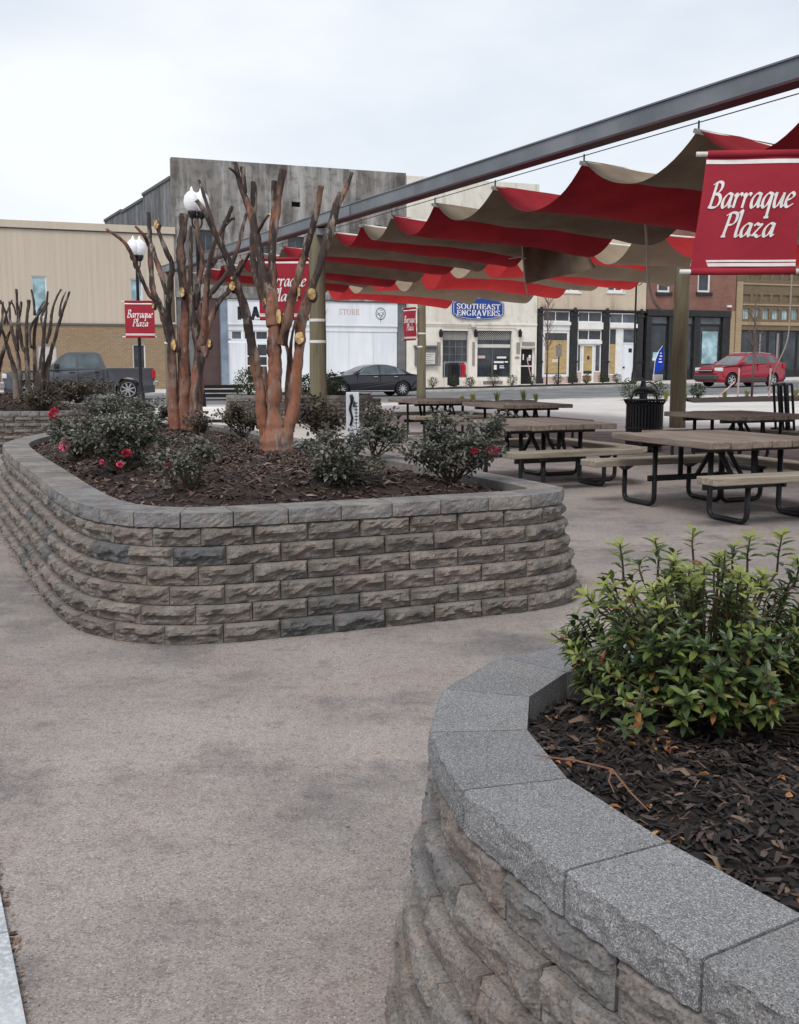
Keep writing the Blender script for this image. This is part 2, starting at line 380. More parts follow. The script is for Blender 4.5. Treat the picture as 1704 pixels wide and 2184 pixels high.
def fbox(name, m, root, x0, x1, z0, z1, y0, y1, parent=None, label=None):
    return MB().box(min(x0,x1), max(x0,x1), min(y0,y1), max(y0,y1), min(z0,z1), max(z0,z1)).build(name, m, parent or root, label=label)
def window(root, x0, x1, z0, z1, fm, gm, y=.12, fw=.07, mull=(), trans=(), sill=None, name='window', label=None):
    b = MB(); b.box(x0, x1, y, y+.08, z1-fw, z1); b.box(x0, x1, y, y+.08, z0, z0+fw); b.box(x0, x0+fw, y, y+.08, z0+fw, z1-fw); b.box(x1-fw, x1, y, y+.08, z0+fw, z1-fw)
    for t in mull: xm = x0+(x1-x0)*t; b.box(xm-fw*.4, xm+fw*.4, y+.005, y+.07, z0+fw, z1-fw)
    for t in trans: zm = z0+(z1-z0)*t; b.box(x0+fw, x1-fw, y+.008, y+.066, zm-fw*.4, zm+fw*.4)
    w = b.build(name, fm, root, label=label)
    xs = [x0+fw] + [x0+(x1-x0)*t for t in mull] + [x1-fw]; zs = [z0+fw] + [z0+(z1-z0)*t for t in trans] + [z1-fw]
    for i in range(len(xs)-1):
        for j in range(len(zs)-1): MB().box(xs[i]+.001, xs[i+1]-.001, y+.03, y+.045, zs[j]+.001, zs[j+1]-.001).build('pane', gm, w)
    if sill: MB().box(x0-.08, x1+.08, -.06, y, z0-.11, z0-.003).build('sill', sill, w)
    return w
def broot(name, label, px, off=OFF, cat='building'):
    s0, _ = fac(px, 777, off); p = sxy(s0, off)
    r = thing(name, label, cat, (p.x, p.y, 0), YAW); r['s0'] = s0
    def X(x, y=760): return fac(x, y, off)[0] - s0
    def Zf(x, y): return fac(x, y, off)[1]
    return r, X, Zf, gz(p.x, p.y) + .13

# ---- glyphs drawn with a broad nib
GL = {
 'B': (.56, [(1, [(.15,.9),(.11,.45),(.07,0)]), (1, [(.0,.82),(.2,.92),(.40,.88),(.42,.70),(.3,.54),(.12,.48)]), (1, [(.12,.48),(.36,.46),(.48,.28),(.40,.06),(.2,.0),(.0,.03)])]),
 'P': (.50, [(1, [(.16,.9),(.12,.45),(.07,0)]), (0, [(0,.0),(.16,.01)]), (1, [(.0,.82),(.22,.93),(.45,.88),(.47,.65),(.35,.48),(.14,.45)])]),
 'a': (.50, [(1, [(.40,.47),(.24,.5),(.08,.33),(.05,.12),(.13,.0),(.28,.12),(.40,.44)]), (1, [(.42,.5),(.38,.16),(.41,.02),(.50,.07)])]),
 'r': (.40, [(1, [(.02,.42),(.12,.5),(.10,.25),(.08,0)]), (1, [(.10,.28),(.19,.43),(.30,.5),(.38,.45)])]),
 'q': (.50, [(1, [(.40,.47),(.24,.5),(.08,.33),(.05,.12),(.13,.0),(.28,.12),(.40,.44)]), (1, [(.42,.5),(.38,.1),(.35,-.38)]), (0, [(.26,-.36),(.44,-.35)])]),
 'u': (.52, [(1, [(.0,.42),(.09,.5),(.06,.2),(.11,.01),(.25,.08),(.40,.40)]), (1, [(.44,.5),(.40,.14),(.43,.01),(.52,.07)])]),
 'e': (.44, [(1, [(.06,.24),(.24,.29),(.37,.40),(.30,.5),(.17,.46),(.06,.28),(.05,.09),(.16,.0),(.38,.11)])]),
 'l': (.24, [(1, [(.02,.92),(.13,1.0),(.10,.5),(.08,.1),(.13,0),(.22,.06)])]),
 'z': (.44, [(1, [(.04,.42),(.12,.5),(.24,.46),(.37,.49)]), (0, [(.37,.48),(.04,.03)]), (1, [(.04,.03),(.16,.06),(.28,-.01),(.40,.05)])]),
 'S': (.62, [(1, [(.5,.78),(.46,.95),(.25,1),(.1,.85),(.15,.62),(.42,.42),(.5,.2),(.36,.01),(.15,.02),(.06,.22)])]),
 'O': (.8, [(1, [(.4,1),(.16,.86),(.07,.5),(.16,.14),(.4,0),(.64,.14),(.73,.5),(.64,.86),(.4,1)])]),
 'U': (.78, [(1, [(.14,1),(.14,.3),(.22,.06),(.4,0),(.56,.06),(.63,.3),(.63,1)]), (0, [(.03,1),(.25,1)]), (0, [(.54,1),(.72,1)])]),
 'T': (.68, [(0, [(.34,1),(.34,0)]), (0, [(.04,.98),(.64,.98)]), (0, [(.05,.98),(.05,.82)]), (0, [(.63,.98),(.63,.82)]), (0, [(.22,.01),(.46,.01)])]),
 'H': (.82, [(0, [(.16,1),(.16,0)]), (0, [(.64,1),(.64,0)]), (0, [(.16,.52),(.64,.52)]), (0, [(.04,.99),(.28,.99)]), (0, [(.04,.01),(.28,.01)]), (0, [(.52,.99),(.76,.99)]), (0, [(.52,.01),(.76,.01)])]),
 'E': (.66, [(0, [(.16,1),(.16,0)]), (0, [(.05,.98),(.56,.98)]), (0, [(.16,.52),(.46,.52)]), (0, [(.05,.02),(.6,.02)]), (0, [(.56,.98),(.56,.84)]), (0, [(.6,.02),(.6,.18)]), (0, [(.46,.6),(.46,.44)])]),
 'A': (.78, [(0, [(.1,0),(.38,1)]), (0, [(.36,1),(.66,0)]), (0, [(.2,.34),(.54,.34)]), (0, [(.0,.01),(.2,.01)]), (0, [(.54,.01),(.78,.01)])]),
 'N': (.8, [(0, [(.16,1),(.16,0)]), (0, [(.16,1),(.62,0)]), (0, [(.62,1),(.62,0)]), (0, [(.03,.99),(.2,.99)]), (0, [(.04,.01),(.28,.01)]), (0, [(.5,.99),(.74,.99)])]),
 'G': (.8, [(1, [(.62,.78),(.55,.95),(.38,1),(.15,.85),(.07,.5),(.16,.14),(.38,0),(.6,.08)]), (0, [(.62,.38),(.62,.04)]), (0, [(.5,.39),(.74,.39)])]),
 'R': (.74, [(0, [(.16,1),(.16,0)]), (1, [(.06,.98),(.4,.99),(.56,.88),(.56,.64),(.4,.52),(.16,.5)]), (0, [(.38,.5),(.62,.01)]), (0, [(.04,.01),(.28,.01)]), (0, [(.56,.01),(.74,.01)])]),
 'V': (.76, [(0, [(.12,1),(.38,0)]), (0, [(.64,1),(.38,0)]), (0, [(.0,.99),(.24,.99)]), (0, [(.52,.99),(.76,.99)])]),
 'M': (.95, [(0, [(.14,0),(.14,1)]), (0, [(.14,1),(.46,.1)]), (0, [(.46,.1),(.78,1)]), (0, [(.78,1),(.78,0)])]),
 'Y': (.7, [(0, [(.06,1),(.33,.48)]), (0, [(.6,1),(.33,.48)]), (0, [(.33,.48),(.33,0)])]),
 ' ': (.4, [])}
def text_mesh(txt, h, nib=.085, ang=35, thin=.03, slant=0, gap=.06, center=True, place=lambda x, z: (x, 0, z)):
    """lettering as flat strokes; h = height of a capital; place() lays it on its surface"""
    b = MB(); wtot = sum(GL[c][0]+gap for c in txt) - gap; x0 = -wtot/2 if center else 0
    nv = Vector((math.cos(R(ang)), math.sin(R(ang))))
    for c in txt:
        adv, st = GL[c]
        for sm, pts in st:
            P = [Vector((p[0]+x0, p[1])) for p in pts]
            if sm: P = [Vector((p.x, p.y)) for p in smooth_line([(p.x, p.y, 0) for p in P], 5)]
            L = []; Rr = []
            for i, p in enumerate(P):
                d = (P[min(i+1, len(P)-1)] - P[max(i-1, 0)]).normalized(); n = Vector((-d.y, d.x))
                w = abs(n.dot(nv))*nib*.5 + thin*.5
                e = d*thin*.4*(-1 if i == 0 else 1 if i == len(P)-1 else 0)
                L.append(p+n*w+e); Rr.append(p-n*w+e)
            o = len(b.v)
            for q in L+Rr: b.v.append(Vector(place((q.x+slant*q.y)*h, q.y*h)))
            n_ = len(P)
            for i in range(n_-1): b.f.append((o+i, o+n_+i, o+n_+i+1, o+i+1))
        x0 += adv+gap
    return b, wtot*h

# ---- beige metal-clad building with brick base (left)
def beige_building():
    r, X, Zf, zb = broot('metal_clad_building', 'long beige metal sided building with tan brick base behind the pickup truck', 376)
    x0, x1 = -26.0, X(377, 700); ztop = Zf(190, 479); zm = Zf(190, 692)
    wu = [(X(69,640), X(101,640), Zf(85,676), Zf(85,588)), (X(278,610), X(304,610), Zf(290,676), Zf(290,594))]
    wl = [(X(283,750), X(310,750), Zf(296,790), Zf(296,734))]
    dr = [(X(80,760), X(121,760), .15, Zf(100,735))]
    wallmesh(x0, x1, zm, ztop, wu, .2, 3).build('siding', M['beige_metal'], r)
    wallmesh(x0, x1, -.2, zm, wl+dr, .2, 3).build('brick_base', M['brick_tan'], r)
    b = MB()
    x = x0+.15
    while x < x1-.1:
        if not any(h[0]-.06 < x < h[1]+.06 for h in wu): b.box(x-.012, x+.012, -.008, -.001, zm+.12, ztop-.32)
        x += .3
    b.build('siding_ribs', M['beige_metal'], r)
    fbox('coping', M['beige_metal'], r, x0, x1+.05, ztop-.3, ztop+.06, -.12, -.002)
    fbox('coping_flashing', M['roofing'], r, x0, x1+.03, ztop-.36, ztop-.305, -.05, -.004)
    fbox('ledge', M['roofing'], r, x0, x1+.03, zm-.04, zm+.06, -.06, -.003)
    for h in wu: window(r, *h, M['white_trim'], M['glass_blue'], .06, .06)
    for h in wl: window(r, *h, M['white_trim'], M['glass'], .06, .06)
    for h in dr: fbox('door', M['pale_conc'], r, h[0], h[1], h[2], h[3], .08, .12)
beige_building()

# ---- tall grey rendered building with the white shopfront
def grey_building():
    r, X, Zf, zb = broot('concrete_building', 'tall stained grey concrete building with white painted storefront', 377)
    x1 = X(866, 500); zl = Zf(386, 336); zr = Zf(866, 369); zt = min(zl, zr)
    zs = Zf(660, 640)                           # top of the shopfront
    holes = [(X(614,525), X(649,525), Zf(630,546), Zf(630,504)), (X(622,436), X(641,436), Zf(630,441), Zf(630,430)), (X(556,530), X(578,530), Zf(560,548), Zf(560,508)),
             (X(728,520), X(760,520), Zf(745,550), Zf(745,508)), (X(800,480), X(815,480), Zf(807,490), Zf(807,480)), (X(425,520), X(456,520), Zf(440,570), Zf(440,490))]
    up = wallmesh(.02, x1, zs, zt, holes, .3, .5)
    for v in up.v:
        if abs(v.z-zt) < 1e-4: v.z = zl + (zr-zl)*v.x/x1
    up.build('upper_wall', M['grey_render'], r)
    for h in holes[:1]+holes[2:4]+holes[5:]: window(r, *h, M['grey_pan'], M['glass'], .2, .06, mull=(.5,))
    for h in (holes[1], holes[4]): fbox('vent_hole', M['void'], r, h[0]-.02, h[1]+.02, h[2]-.02, h[3]+.02, .28, .3)
    # side wall towards the back with stepped parapet
    b = MB(); steps = [(.5, 7, zl-1.05), (7, 13, zl-1.3), (13, 18.5, zl-1.2), (18.5, 22, zl-2.1)]
    sk = lambda y: -.092*(y-.5)
    def sbox(b, xa, xb_, y0, y1, z0, z1): b.add([(x+sk(y), y, z) for z in (z0, z1) for x, y in ((xa, y0), (xb_, y0), (xb_, y1), (xa, y1))], [(0,3,2,1),(4,5,6,7),(0,1,5,4),(1,2,6,5),(2,3,7,6),(3,0,4,7)])
    for y0, y1, z in steps: sbox(b, .03, .45, y0, y1, -.2, z)
    b.build('side_wall', M['side_render'], r)
    b = MB()
    for y0, y1, z in steps: sbox(b, -.04, .52, y0, y1-.003, z+.002, z+.16)
    b.build('parapet_coping', M['roofing'], r)
    fbox('roof', M['roofing'], r, .46, x1, zl-5.2, zl-5, .5, 28)
    # ground floor: left bays
    xa, xb = X(471), X(486); xe = X(846); xf = X(863)
    fbox('dark_panel', M['grey_pan'], r, .02, X(432), -.2, zs-.004, .1, .4)
    fbox('maroon_panel', M['maroon_wall'], r, X(432)+.003, X(471)-.003, -.2, zs-.004, .06, .4)
    window(r, X(395), X(425), Zf(410,700), Zf(410,650), M['grey_pan'], M['glass'], .02, .06)
    fbox('pilaster', M['blue_grey'], r, xa, xb, -.2, zs-.004, -.16, .3)
    fbox('pilaster', M['grey_pan'], r, xe+.02, xf, -.2, zs-.004, -.12, .3)
    fbox('cornice', M['grey_render'], r, xa-.1, xf+.05, zs+.002, zs+.3, -.22, -.002)
    fbox('dark_trim', M['roofing'], r, xa, xf, zs-.07, zs-.001, -.2, -.163)  # narrow dark strip below the cornice
    zb1 = Zf(660, 692); zb2 = Zf(660, 706)
    sg = fbox('sign_band', M['white'], r, xb+.003, xe, zb1, zs-.08, -.14, .2)
    fbox('sign_rail', M['white_trim'], r, xb+.003, xe, zb1-.06, zb1-.002, -.17, .2)
    fbox('fascia', M['white'], r, xb+.003, xe, zb2, zb1-.064, -.1, .2)
    def put(txt, pxc, py0, py1, m, nm, **k):
        z0, z1 = Zf(pxc, py1), Zf(pxc, py0); xc = X(pxc, (py0+py1)/2)
        t, w = text_mesh(txt, z1-z0, place=lambda x, z: (xc+x, -.144, z0+z), **k); t.build(nm, m, sg)
    put('MA', 530, 655, 681, M['ink_black'], 'lettering', nib=.2, ang=0, thin=.1, gap=.18)
    put('Y', 694, 659.5, 671, M['ink_red'], 'faded_lettering', nib=.1, ang=0, thin=.08, gap=.12); put('STORE', 743, 659.5, 671, M['ink_red'], 'faded_lettering', nib=.1, ang=0, thin=.08, gap=.12)
    # painted boll emblem
    cxp, czp = X(810, 670), Zf(810, 669); b = MB()
    rr = .36
    for k in range(20):
        a0, a1 = 2*math.pi*k/20, 2*math.pi*(k+1)/20
        q = [(cxp+math.cos(a)*q_*.86, -.1445, czp+math.sin(a)*q_) for a in (a0, a1) for q_ in (rr, rr*.84)]
        b.add([q[0], q[1], q[3], q[2]], [(0, 1, 2, 3)])
    for ax, az, bx, bz in [(-.2,.1,0,-.25),(.2,.1,0,-.25),(-.1,.22,.12,.2),(-.22,-.05,-.02,.05),(.05,.1,.2,-.08),(0,-.3,0,-.5),(-.12,-.3,.12,-.3),(-.14,-.02,.14,-.16)]:
        d = Vector((bx-ax, bz-az)).normalized()*.018; b.add([(cxp+ax-d.y,-.1445,czp+az+d.x),(cxp+ax+d.y,-.1445,czp+az-d.x),(cxp+bx+d.y,-.1445,czp+bz-d.x),(cxp+bx-d.y,-.1445,czp+bz+d.x)], [(0,1,2,3)])
    b.build('emblem', M['ink_grey'], sg)
    # big white panels to the right, windows and door to the left
    xm = X(583); n = 5; w = (xe-xm)/n
    for k in range(n): fbox('wall_panel', M['white'], r, xm+k*w+.006, xm+(k+1)*w-.006, .0, zb2-.004, -.06+(.004*(k % 2)), .2)
    fbox('base_board', M['grey_pan'], r, xb, xe, -.2, .35, -.03, .22)
    zt2 = Zf(520, 731)
    fbox('transom_wall', M['white'], r, xb+.003, xm-.003, Zf(520,727), Zf(520,723)+.02, -.07, .2)
    fbox('post', M['white'], r, xb+.003, X(493), Zf(520,727)+.03, zb2-.004, -.07, .2)
    window(r, X(493)+.01, X(517), Zf(505,726), zb2-.01, M['white_trim'], M['glass_grey'], -.05, .06)
    window(r, X(520), X(572), Zf(545,726), zb2-.01, M['white_trim'], M['glass'], -.05, .06, mull=(.5,))
    fbox('door_panel', M['white'], r, xb+.003, X(523), .35, Zf(520,731), -.05, .2)
    window(r, X(524), X(572), .35, Zf(545,731), M['white_trim'], M['glass'], -.04, .09, mull=(.5,), trans=(.22, .45, .68), name='door')
    fbox('post', M['white'], r, X(573), xm-.003, .0, zb2-.004, -.055, .2)
    fbox('step', M['kerb'], r, xb-.1, X(525), 0, .26, -1.0, -.035)
    fbox('step', M['kerb'], r, xb-.1, X(525), .262, .38, -.6, -.037)
grey_building()

# ---- cream building with the engraver's sign
def cream_building():
    r, X, Zf, zb = broot('cream_building', 'cream rendered shop with oval blue sign and lattice topped windows', 866)
    x1 = X(1144, 760); zt = Zf(1000, 383)
    w1 = (X(944), X(999), Zf(972,805), Zf(972,705)); w2 = (X(1018), X(1092), Zf(1055,804), Zf(1055,705)); dr = (X(1111), X(1141), zb, Zf(1126,741))
    zmid = Zf(1000, 690)
    holes_up = [(X(960), X(985), Zf(970,560), Zf(970,500)), (X(1060), X(1085), Zf(1070,560), Zf(1070,500))]
    wallmesh(.02, x1, zmid+.003, zt, holes_up, .25, 14).build('upper_wall', M['cream'], r)
    for h in holes_up: window(r, *h, M['white_trim'], M['glass'], .14, .07, trans=(.5,), sill=M['white_trim'])
    wallmesh(.02, x1, -.2, zmid, [w1, w2, dr], .3, 14).build('shop_wall', M['cream_low'], r)
    fbox('string_course', M['cream_low'], r, .02, x1, zmid-.06, zmid+.05, -.05, -.002)
    fbox('base_course', M['cream'], r, .02, dr[0]-.08, -.2, zb+.35, -.04, -.002)
    for h, mu, tr in ((w1, (.3, .55, .8), (.3, .5, .66)), (w2, (.47,), (.62, .70))):
        w = window(r, *h, M['grey_pan'], M['glass'], .2, .05, mull=mu, trans=tr)
        b = MB(); zl = h[3]-.55; n = 16; ww = h[1]-h[0]-.16; st = ww/n
        for k in range(-4, n+1):
            for sgn in (1, -1):
                xa = h[0]+.08+k*st*1.0; xb_ = xa+.5*1.0
                p, q = (xa, zl), (xb_, zl+.5)
                if sgn < 0: p, q = (xb_, zl), (xa, zl+.5)
                # clip to the opening
                lo, hi = h[0]+.08, h[1]-.08
                def clip(p, q):
                    (ax, az), (bx, bz) = p, q
                    if ax < lo: t = (lo-ax)/(bx-ax); az += (bz-az)*t; ax = lo
                    if ax > hi: t = (hi-ax)/(bx-ax); az += (bz-az)*t; ax = hi
                    return ax, az
                if max(p[0], q[0]) <= lo or min(p[0], q[0]) >= hi: continue
                p2, q2 = clip(p, q), clip(q, p)
                if abs(p2[0]-q2[0]) < .02: continue
                b.bar((p2[0], .17+.004*sgn, p2[1]), (q2[0], .17+.004*sgn, q2[1]), .012, .035, (0, 1, 0))
        b.build('lattice', M['lattice'], w)
    fbox('window_board', M['lattice'], r, w2[0]+.06, w2[1]-.06, Zf(1055,741), Zf(1055,734), .15, .19)
    # shop lettering strips on the panes
    for (pa, pb, ya, yb) in ((1062,1082,760,764),(1056,1077,770,774),(1079,1086,770,773),(1056,1062,778,788),(1068,1077,779,781),(1068,1078,783,785)):
        fbox('window_sticker', M['ink_white'], r, X(pa), X(pb), Zf(1070,yb), Zf(1070,ya), .16, .165)
    fbox('neon_sign', M['ink_red'], r, X(1021), X(1037), Zf(1030,764), Zf(1030,758), .16, .168)
    # door with screen
    d = window(r, *dr, M['white_trim'], M['void'], .2, .09, trans=(.52,), name='door')
    MB().box(dr[0]+.5, dr[0]+.75, .16, .165, zb+1.55, zb+1.75).build('poster', M['ink_red'], d)
    MB().box(dr[0]+.2, dr[0]+.28, .16, .165, zb+1.6, zb+1.95).build('poster', M['ink_white'], d)
    MB().box(dr[1]-.36, dr[1]-.2, .16, .165, zb+1.7, zb+1.9).build('poster', M['ink_white'], d)
    fbox('number_board', M['plaque'], r, dr[0]+.06, dr[1]-.05, Zf(1126,737), Zf(1126,729), -.04, -.004)
    for pa, pb, ya, yb in ((932,939,729,779),(1007,1012,729,779),(1101,1108,730,754),(1030,1072,812,820),(1098,1107,760,764)):
        fbox('plaque', M['plaque'], r, X(pa), X(pb), Zf((pa+pb)/2,yb), Zf((pa+pb)/2,ya), -.04, -.004)
    for px in (938, 1012, 1106):
        c = Vector((X(px), -.16, Zf(px, 712))); b = MB()
        b.lathe(c, [(.05,-.2),(.12,-.16),(.14,.12),(.06,.24),(.02,.3)], 6); b.box(c.x-.03, c.x+.03, -.16, -.002, c.z+.2, c.z+.25)
        b.build('wall_lantern', M['iron'], r)
    # conduit and light fitting over the windows
    b = MB(); zc = Zf(1000, 698); b.tube([(.05,-.04,Zf(900,690)-.12),(X(1000),-.04,Zf(1000,690)-.12)], .018, 6); b.tube([(X(945),-.04,zc),(X(1098),-.04,zc),(X(1106),-.04,zc-.3)], .018, 6)
    b.build('conduit', M['lattice'], r)
    MB().lathe((X(1007), -.14, Zf(1007,694)), [(.05,-.14),(.15,-.1),(.16,.06),(.05,.14)], 8).build('flood_light', M['lattice'], r)
    # sign
    xs0, xs1, z0, z1 = X(963), X(1072), Zf(1017,682), Zf(1017,634); xc, zc = (xs0+xs1)/2, (z0+z1)/2; a, c = (xs1-xs0)/2, (z1-z0)/2
    def outline(k):
        pts = []
        for sx, szn in ((1,1),(-1,1),(-1,-1),(1,-1)):
            q = [(1,.45),(.96,.55),(.90,.60),(.86,.78),(.78,.80),(.4,.95),(0,1.0)]
            if sx*szn < 0: q = q[::-1]
            pts += [(sx*u*a*k, szn*v*c*(1-(1-k)*1.5)) for u, v in q]
        out = []
        for p in pts:
            if not out or (Vector(p)-Vector(out[-1])).length > 1e-4: out.append(p)
        if (Vector(out[0])-Vector(out[-1])).length < 1e-4: out.pop()
        return out
    sg = thing('shop_sign', 'oval blue shop sign with white serif lettering on cream wall', 'sign', r.location, YAW)
    MB().prism([(xc+x, zc+z) for x, z in outline(1)], -.10, -.006).build('board', M['sign_blue'], sg)
    o1, o2 = outline(.965), outline(.945); b = MB(); n = len(o1)
    b.add([(xc+x,-.104,zc+z) for x, z in o1]+[(xc+x,-.104,zc+z) for x, z in o2], [(i,(i+1)%n,(i+1)%n+n,i+n) for i in range(n)]); b.build('border_line', M['ink_white'], sg)
    for txt, ya, yb, wd_ in (('SOUTHEAST', 648, 659, .84), ('ENGRAVERS', 661.5, 673, .84)):
        zz0, zz1 = Zf(1017, yb), Zf(1017, ya); t, w = text_mesh(txt, zz1-zz0, nib=.13, ang=0, thin=.055, gap=.06, place=lambda x, z: (x, 0, z))
        k = wd_*2*a/w
        t.v = [Vector((xc+v.x*k, -.105, zz0+v.z)) for v in t.v]; t.build('lettering', M['ink_white'], sg)
    MB().box(xc-.12, xc+.12, -.108, -.101, Zf(1017,678.5), Zf(1017,675.5)).build('motto_mark', M['ink_white'], sg)
    # notice box on the wall at the left
    k = thing('notice_case', 'brown framed notice case on cream wall behind a wooden pole', 'notice board', r.location, YAW)
    MB().box(X(884), X(928), -.2, -.01, Zf(905,780), Zf(905,741)).build('case', M['grey_pan'], k)
    MB().box(X(887), X(925), -.208, -.201, Zf(905,776), Zf(905,752)).build('notice_sheet', M['lattice'], k)
    b = MB()
    for j in range(5): z = Zf(905, 755+j*4.2); b.box(X(890), X(922-(j % 3)*5), -.212, -.209, z-.03, z)
    b.build('print_lines', M['grey_pan'], k)
    MB().box(X(882), X(930), -.3, .0-.004, Zf(905,741)+.003, Zf(905,741)+.12).build('roof_board', M['roofing'], k)
cream_building()

# ---- beige two-storey shop with white framed bays and black columns
def bay_shop():
    r, X, Zf, zb = broot('bay_fronted_shop', 'beige two storey building with white framed boarded shop bays', 1144.5)
    x1 = X(1374, 760); zl = Zf(1260, 660); zt = Zf(1260, 430)
    ups = [(X(1292), X(1326), Zf(1309,622), Zf(1309,560)), (X(1200), X(1234), Zf(1217,622), Zf(1217,560))]
    wallmesh(.02, x1, zl, zt, ups, .25, 14).build('upper_wall', M['shop_beige'], r)
    for h in ups: window(r, *h, M['white_trim'], M['glass'], .12, .12, mull=(.5,), sill=M['white_trim'])
    fbox('lintel', M['black_paint'], r, .02, x1-.004, zl-.12, zl-.003, -.12, .3)
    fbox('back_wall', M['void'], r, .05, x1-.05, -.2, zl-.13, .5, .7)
    cols = [(1144.6,1155.5),(1214.5,1229.5),(1283,1297),(1356,1369)]
    for a, c in cols:
        b = MB(); xa, xc = X(a), X(c); xa = max(xa, .03)
        b.cbox(xa, xc, -.1, .2, -.2, zl-.13, .03); b.cbox(xa-.06, xc+.06, -.16, .2, -.2, zb+.35, .03); b.cbox(xa-.05, xc+.05, -.15, .2, zl-.45, zl-.3, .02); b.cbox(xa-.04, xc+.04, -.14, .2, zb+1.3, zb+1.42, .02)
        b.cbox((xa+xc)/2-.1, (xa+xc)/2+.1, -.2, -.125, zl-.2, zl+.1, .02)
        b.build('column', M['black_paint'], r)
    def pz(y): return Zf(1250, y)
    # bay 1
    a, c = X(1156)+.02, X(1214)-.02
    window(r, a, c, pz(687), pz(664), M['white_trim'], M['glass'], .02, .07, mull=(.47,), name='transom_window')
    fbox('cornice', M['white_trim'], r, a-.02, c+.02, pz(694), pz(687)-.004, -.14, .2); fbox('fascia', M['white_trim'], r, a, c, pz(705), pz(694)-.004, -.04, .2)
    w = window(r, a, c, pz(803), pz(705)-.004, M['white_trim'], M['glass'], 0, .16)
    bd = fbox('boarding', M['ply'], r, a+.165, c-.165, pz(796), pz(726), .01, .028, w)
    b = MB()
    for j, (u0, u1, v) in enumerate(((.32,.62,.42),(.35,.58,.39),(.33,.66,.36))): b.box(a+.165+(c-a-.33)*u0, a+.165+(c-a-.33)*u1, .004, .009, pz(796)+(pz(726)-pz(796))*v-.03, pz(796)+(pz(726)-pz(796))*v+.01)
    b.build('paper_notice', M['ink_white'], r)
    fbox('stall_riser', M['pink_pan'], r, a, c, -.2, pz(803)-.004, .02, .2)
    # bay 2
    a, c = X(1230)+.02, X(1282.5)-.02
    window(r, a, c, pz(687), pz(664), M['white_trim'], M['glass'], .02, .07, mull=(.45,), name='transom_window')
    fbox('cornice', M['white_trim'], r, a-.02, c+.02, pz(702), pz(687)-.004, -.14, .2)
    window(r, a, c, pz(726), pz(702)-.004, M['white_trim'], M['glass'], .02, .08, mull=(.46,), name='transom_window')
    fbox('door_head', M['white_trim'], r, a, c, pz(733), pz(726)-.004, -.08, .2)
    d0, d1 = a+(c-a)*.2, a+(c-a)*.72; zt_ = pz(733)-.004
    d = window(r, d0, d1, zb, zt_, M['white_trim'], M['ply'], .04, .14, trans=(.22,), name='door', label='white shop door with boarded glass')
    MB().box(d0+.16, d1-.16, .03, .039, zb+.62, zb+.78).build('mail_slot', M['black_paint'], d)
    MB().box(d0+.42, d0+.58, .06, .068, zb+1.5, zb+1.72).build('notice', M['black_paint'], d)
    for e0, e1 in ((a, d0-.02), (d1+.02, c)):
        window(r, e0, e1, zb+.7, zt_, M['white_trim'], M['glass_grey'], .04, .08, name='side_light'); fbox('side_panel', M['pink_pan'], r, e0, e1, -.2, zb+.696, .05, .2)
    # bay 3
    a, c = X(1297)+.02, X(1355.5)-.02
    window(r, a, c, pz(689), pz(666), M['white_trim'], M['glass_grey'], .02, .07, mull=(.48,), name='transom_window')
    fbox('cornice', M['white_trim'], r, a-.02, c+.02, pz(698), pz(689)-.004, -.14, .2)
    e = a+(c-a)*.3
    w = window(r, a, e, pz(800), pz(698)-.004, M['white_trim'], M['glass'], .02, .08)
    fbox('boarding', M['ply'], r, a+.085, e-.085, pz(797), pz(733), .03, .045, w); fbox('side_panel', M['pink_pan'], r, a, e, -.2, pz(800)-.004, .03, .2)
    fbox('jamb', M['white_trim'], r, e+.003, e+(c-a)*.2, -.2, pz(698)-.006, .0, .2)
    f = e+(c-a)*.2
    window(r, f+.003, c, pz(732), pz(698)-.006, M['white_trim'], M['glass_grey'], .02, .07, name='transom_window')
    d = fbox('door', M['white'], r, f+.003, c, zb, pz(732)-.004, .05, .12, label='plain white shop door with small dark notice')
    MB().box(f+.5, f+.75, .04, .049, zb+1.95, zb+2.2).build('notice', M['black_paint'], d)
    MB().box(f+.1, f+.22, .0, .049, zb+.95, zb+1.05).build('handle', M['iron'], d)
bay_shop()

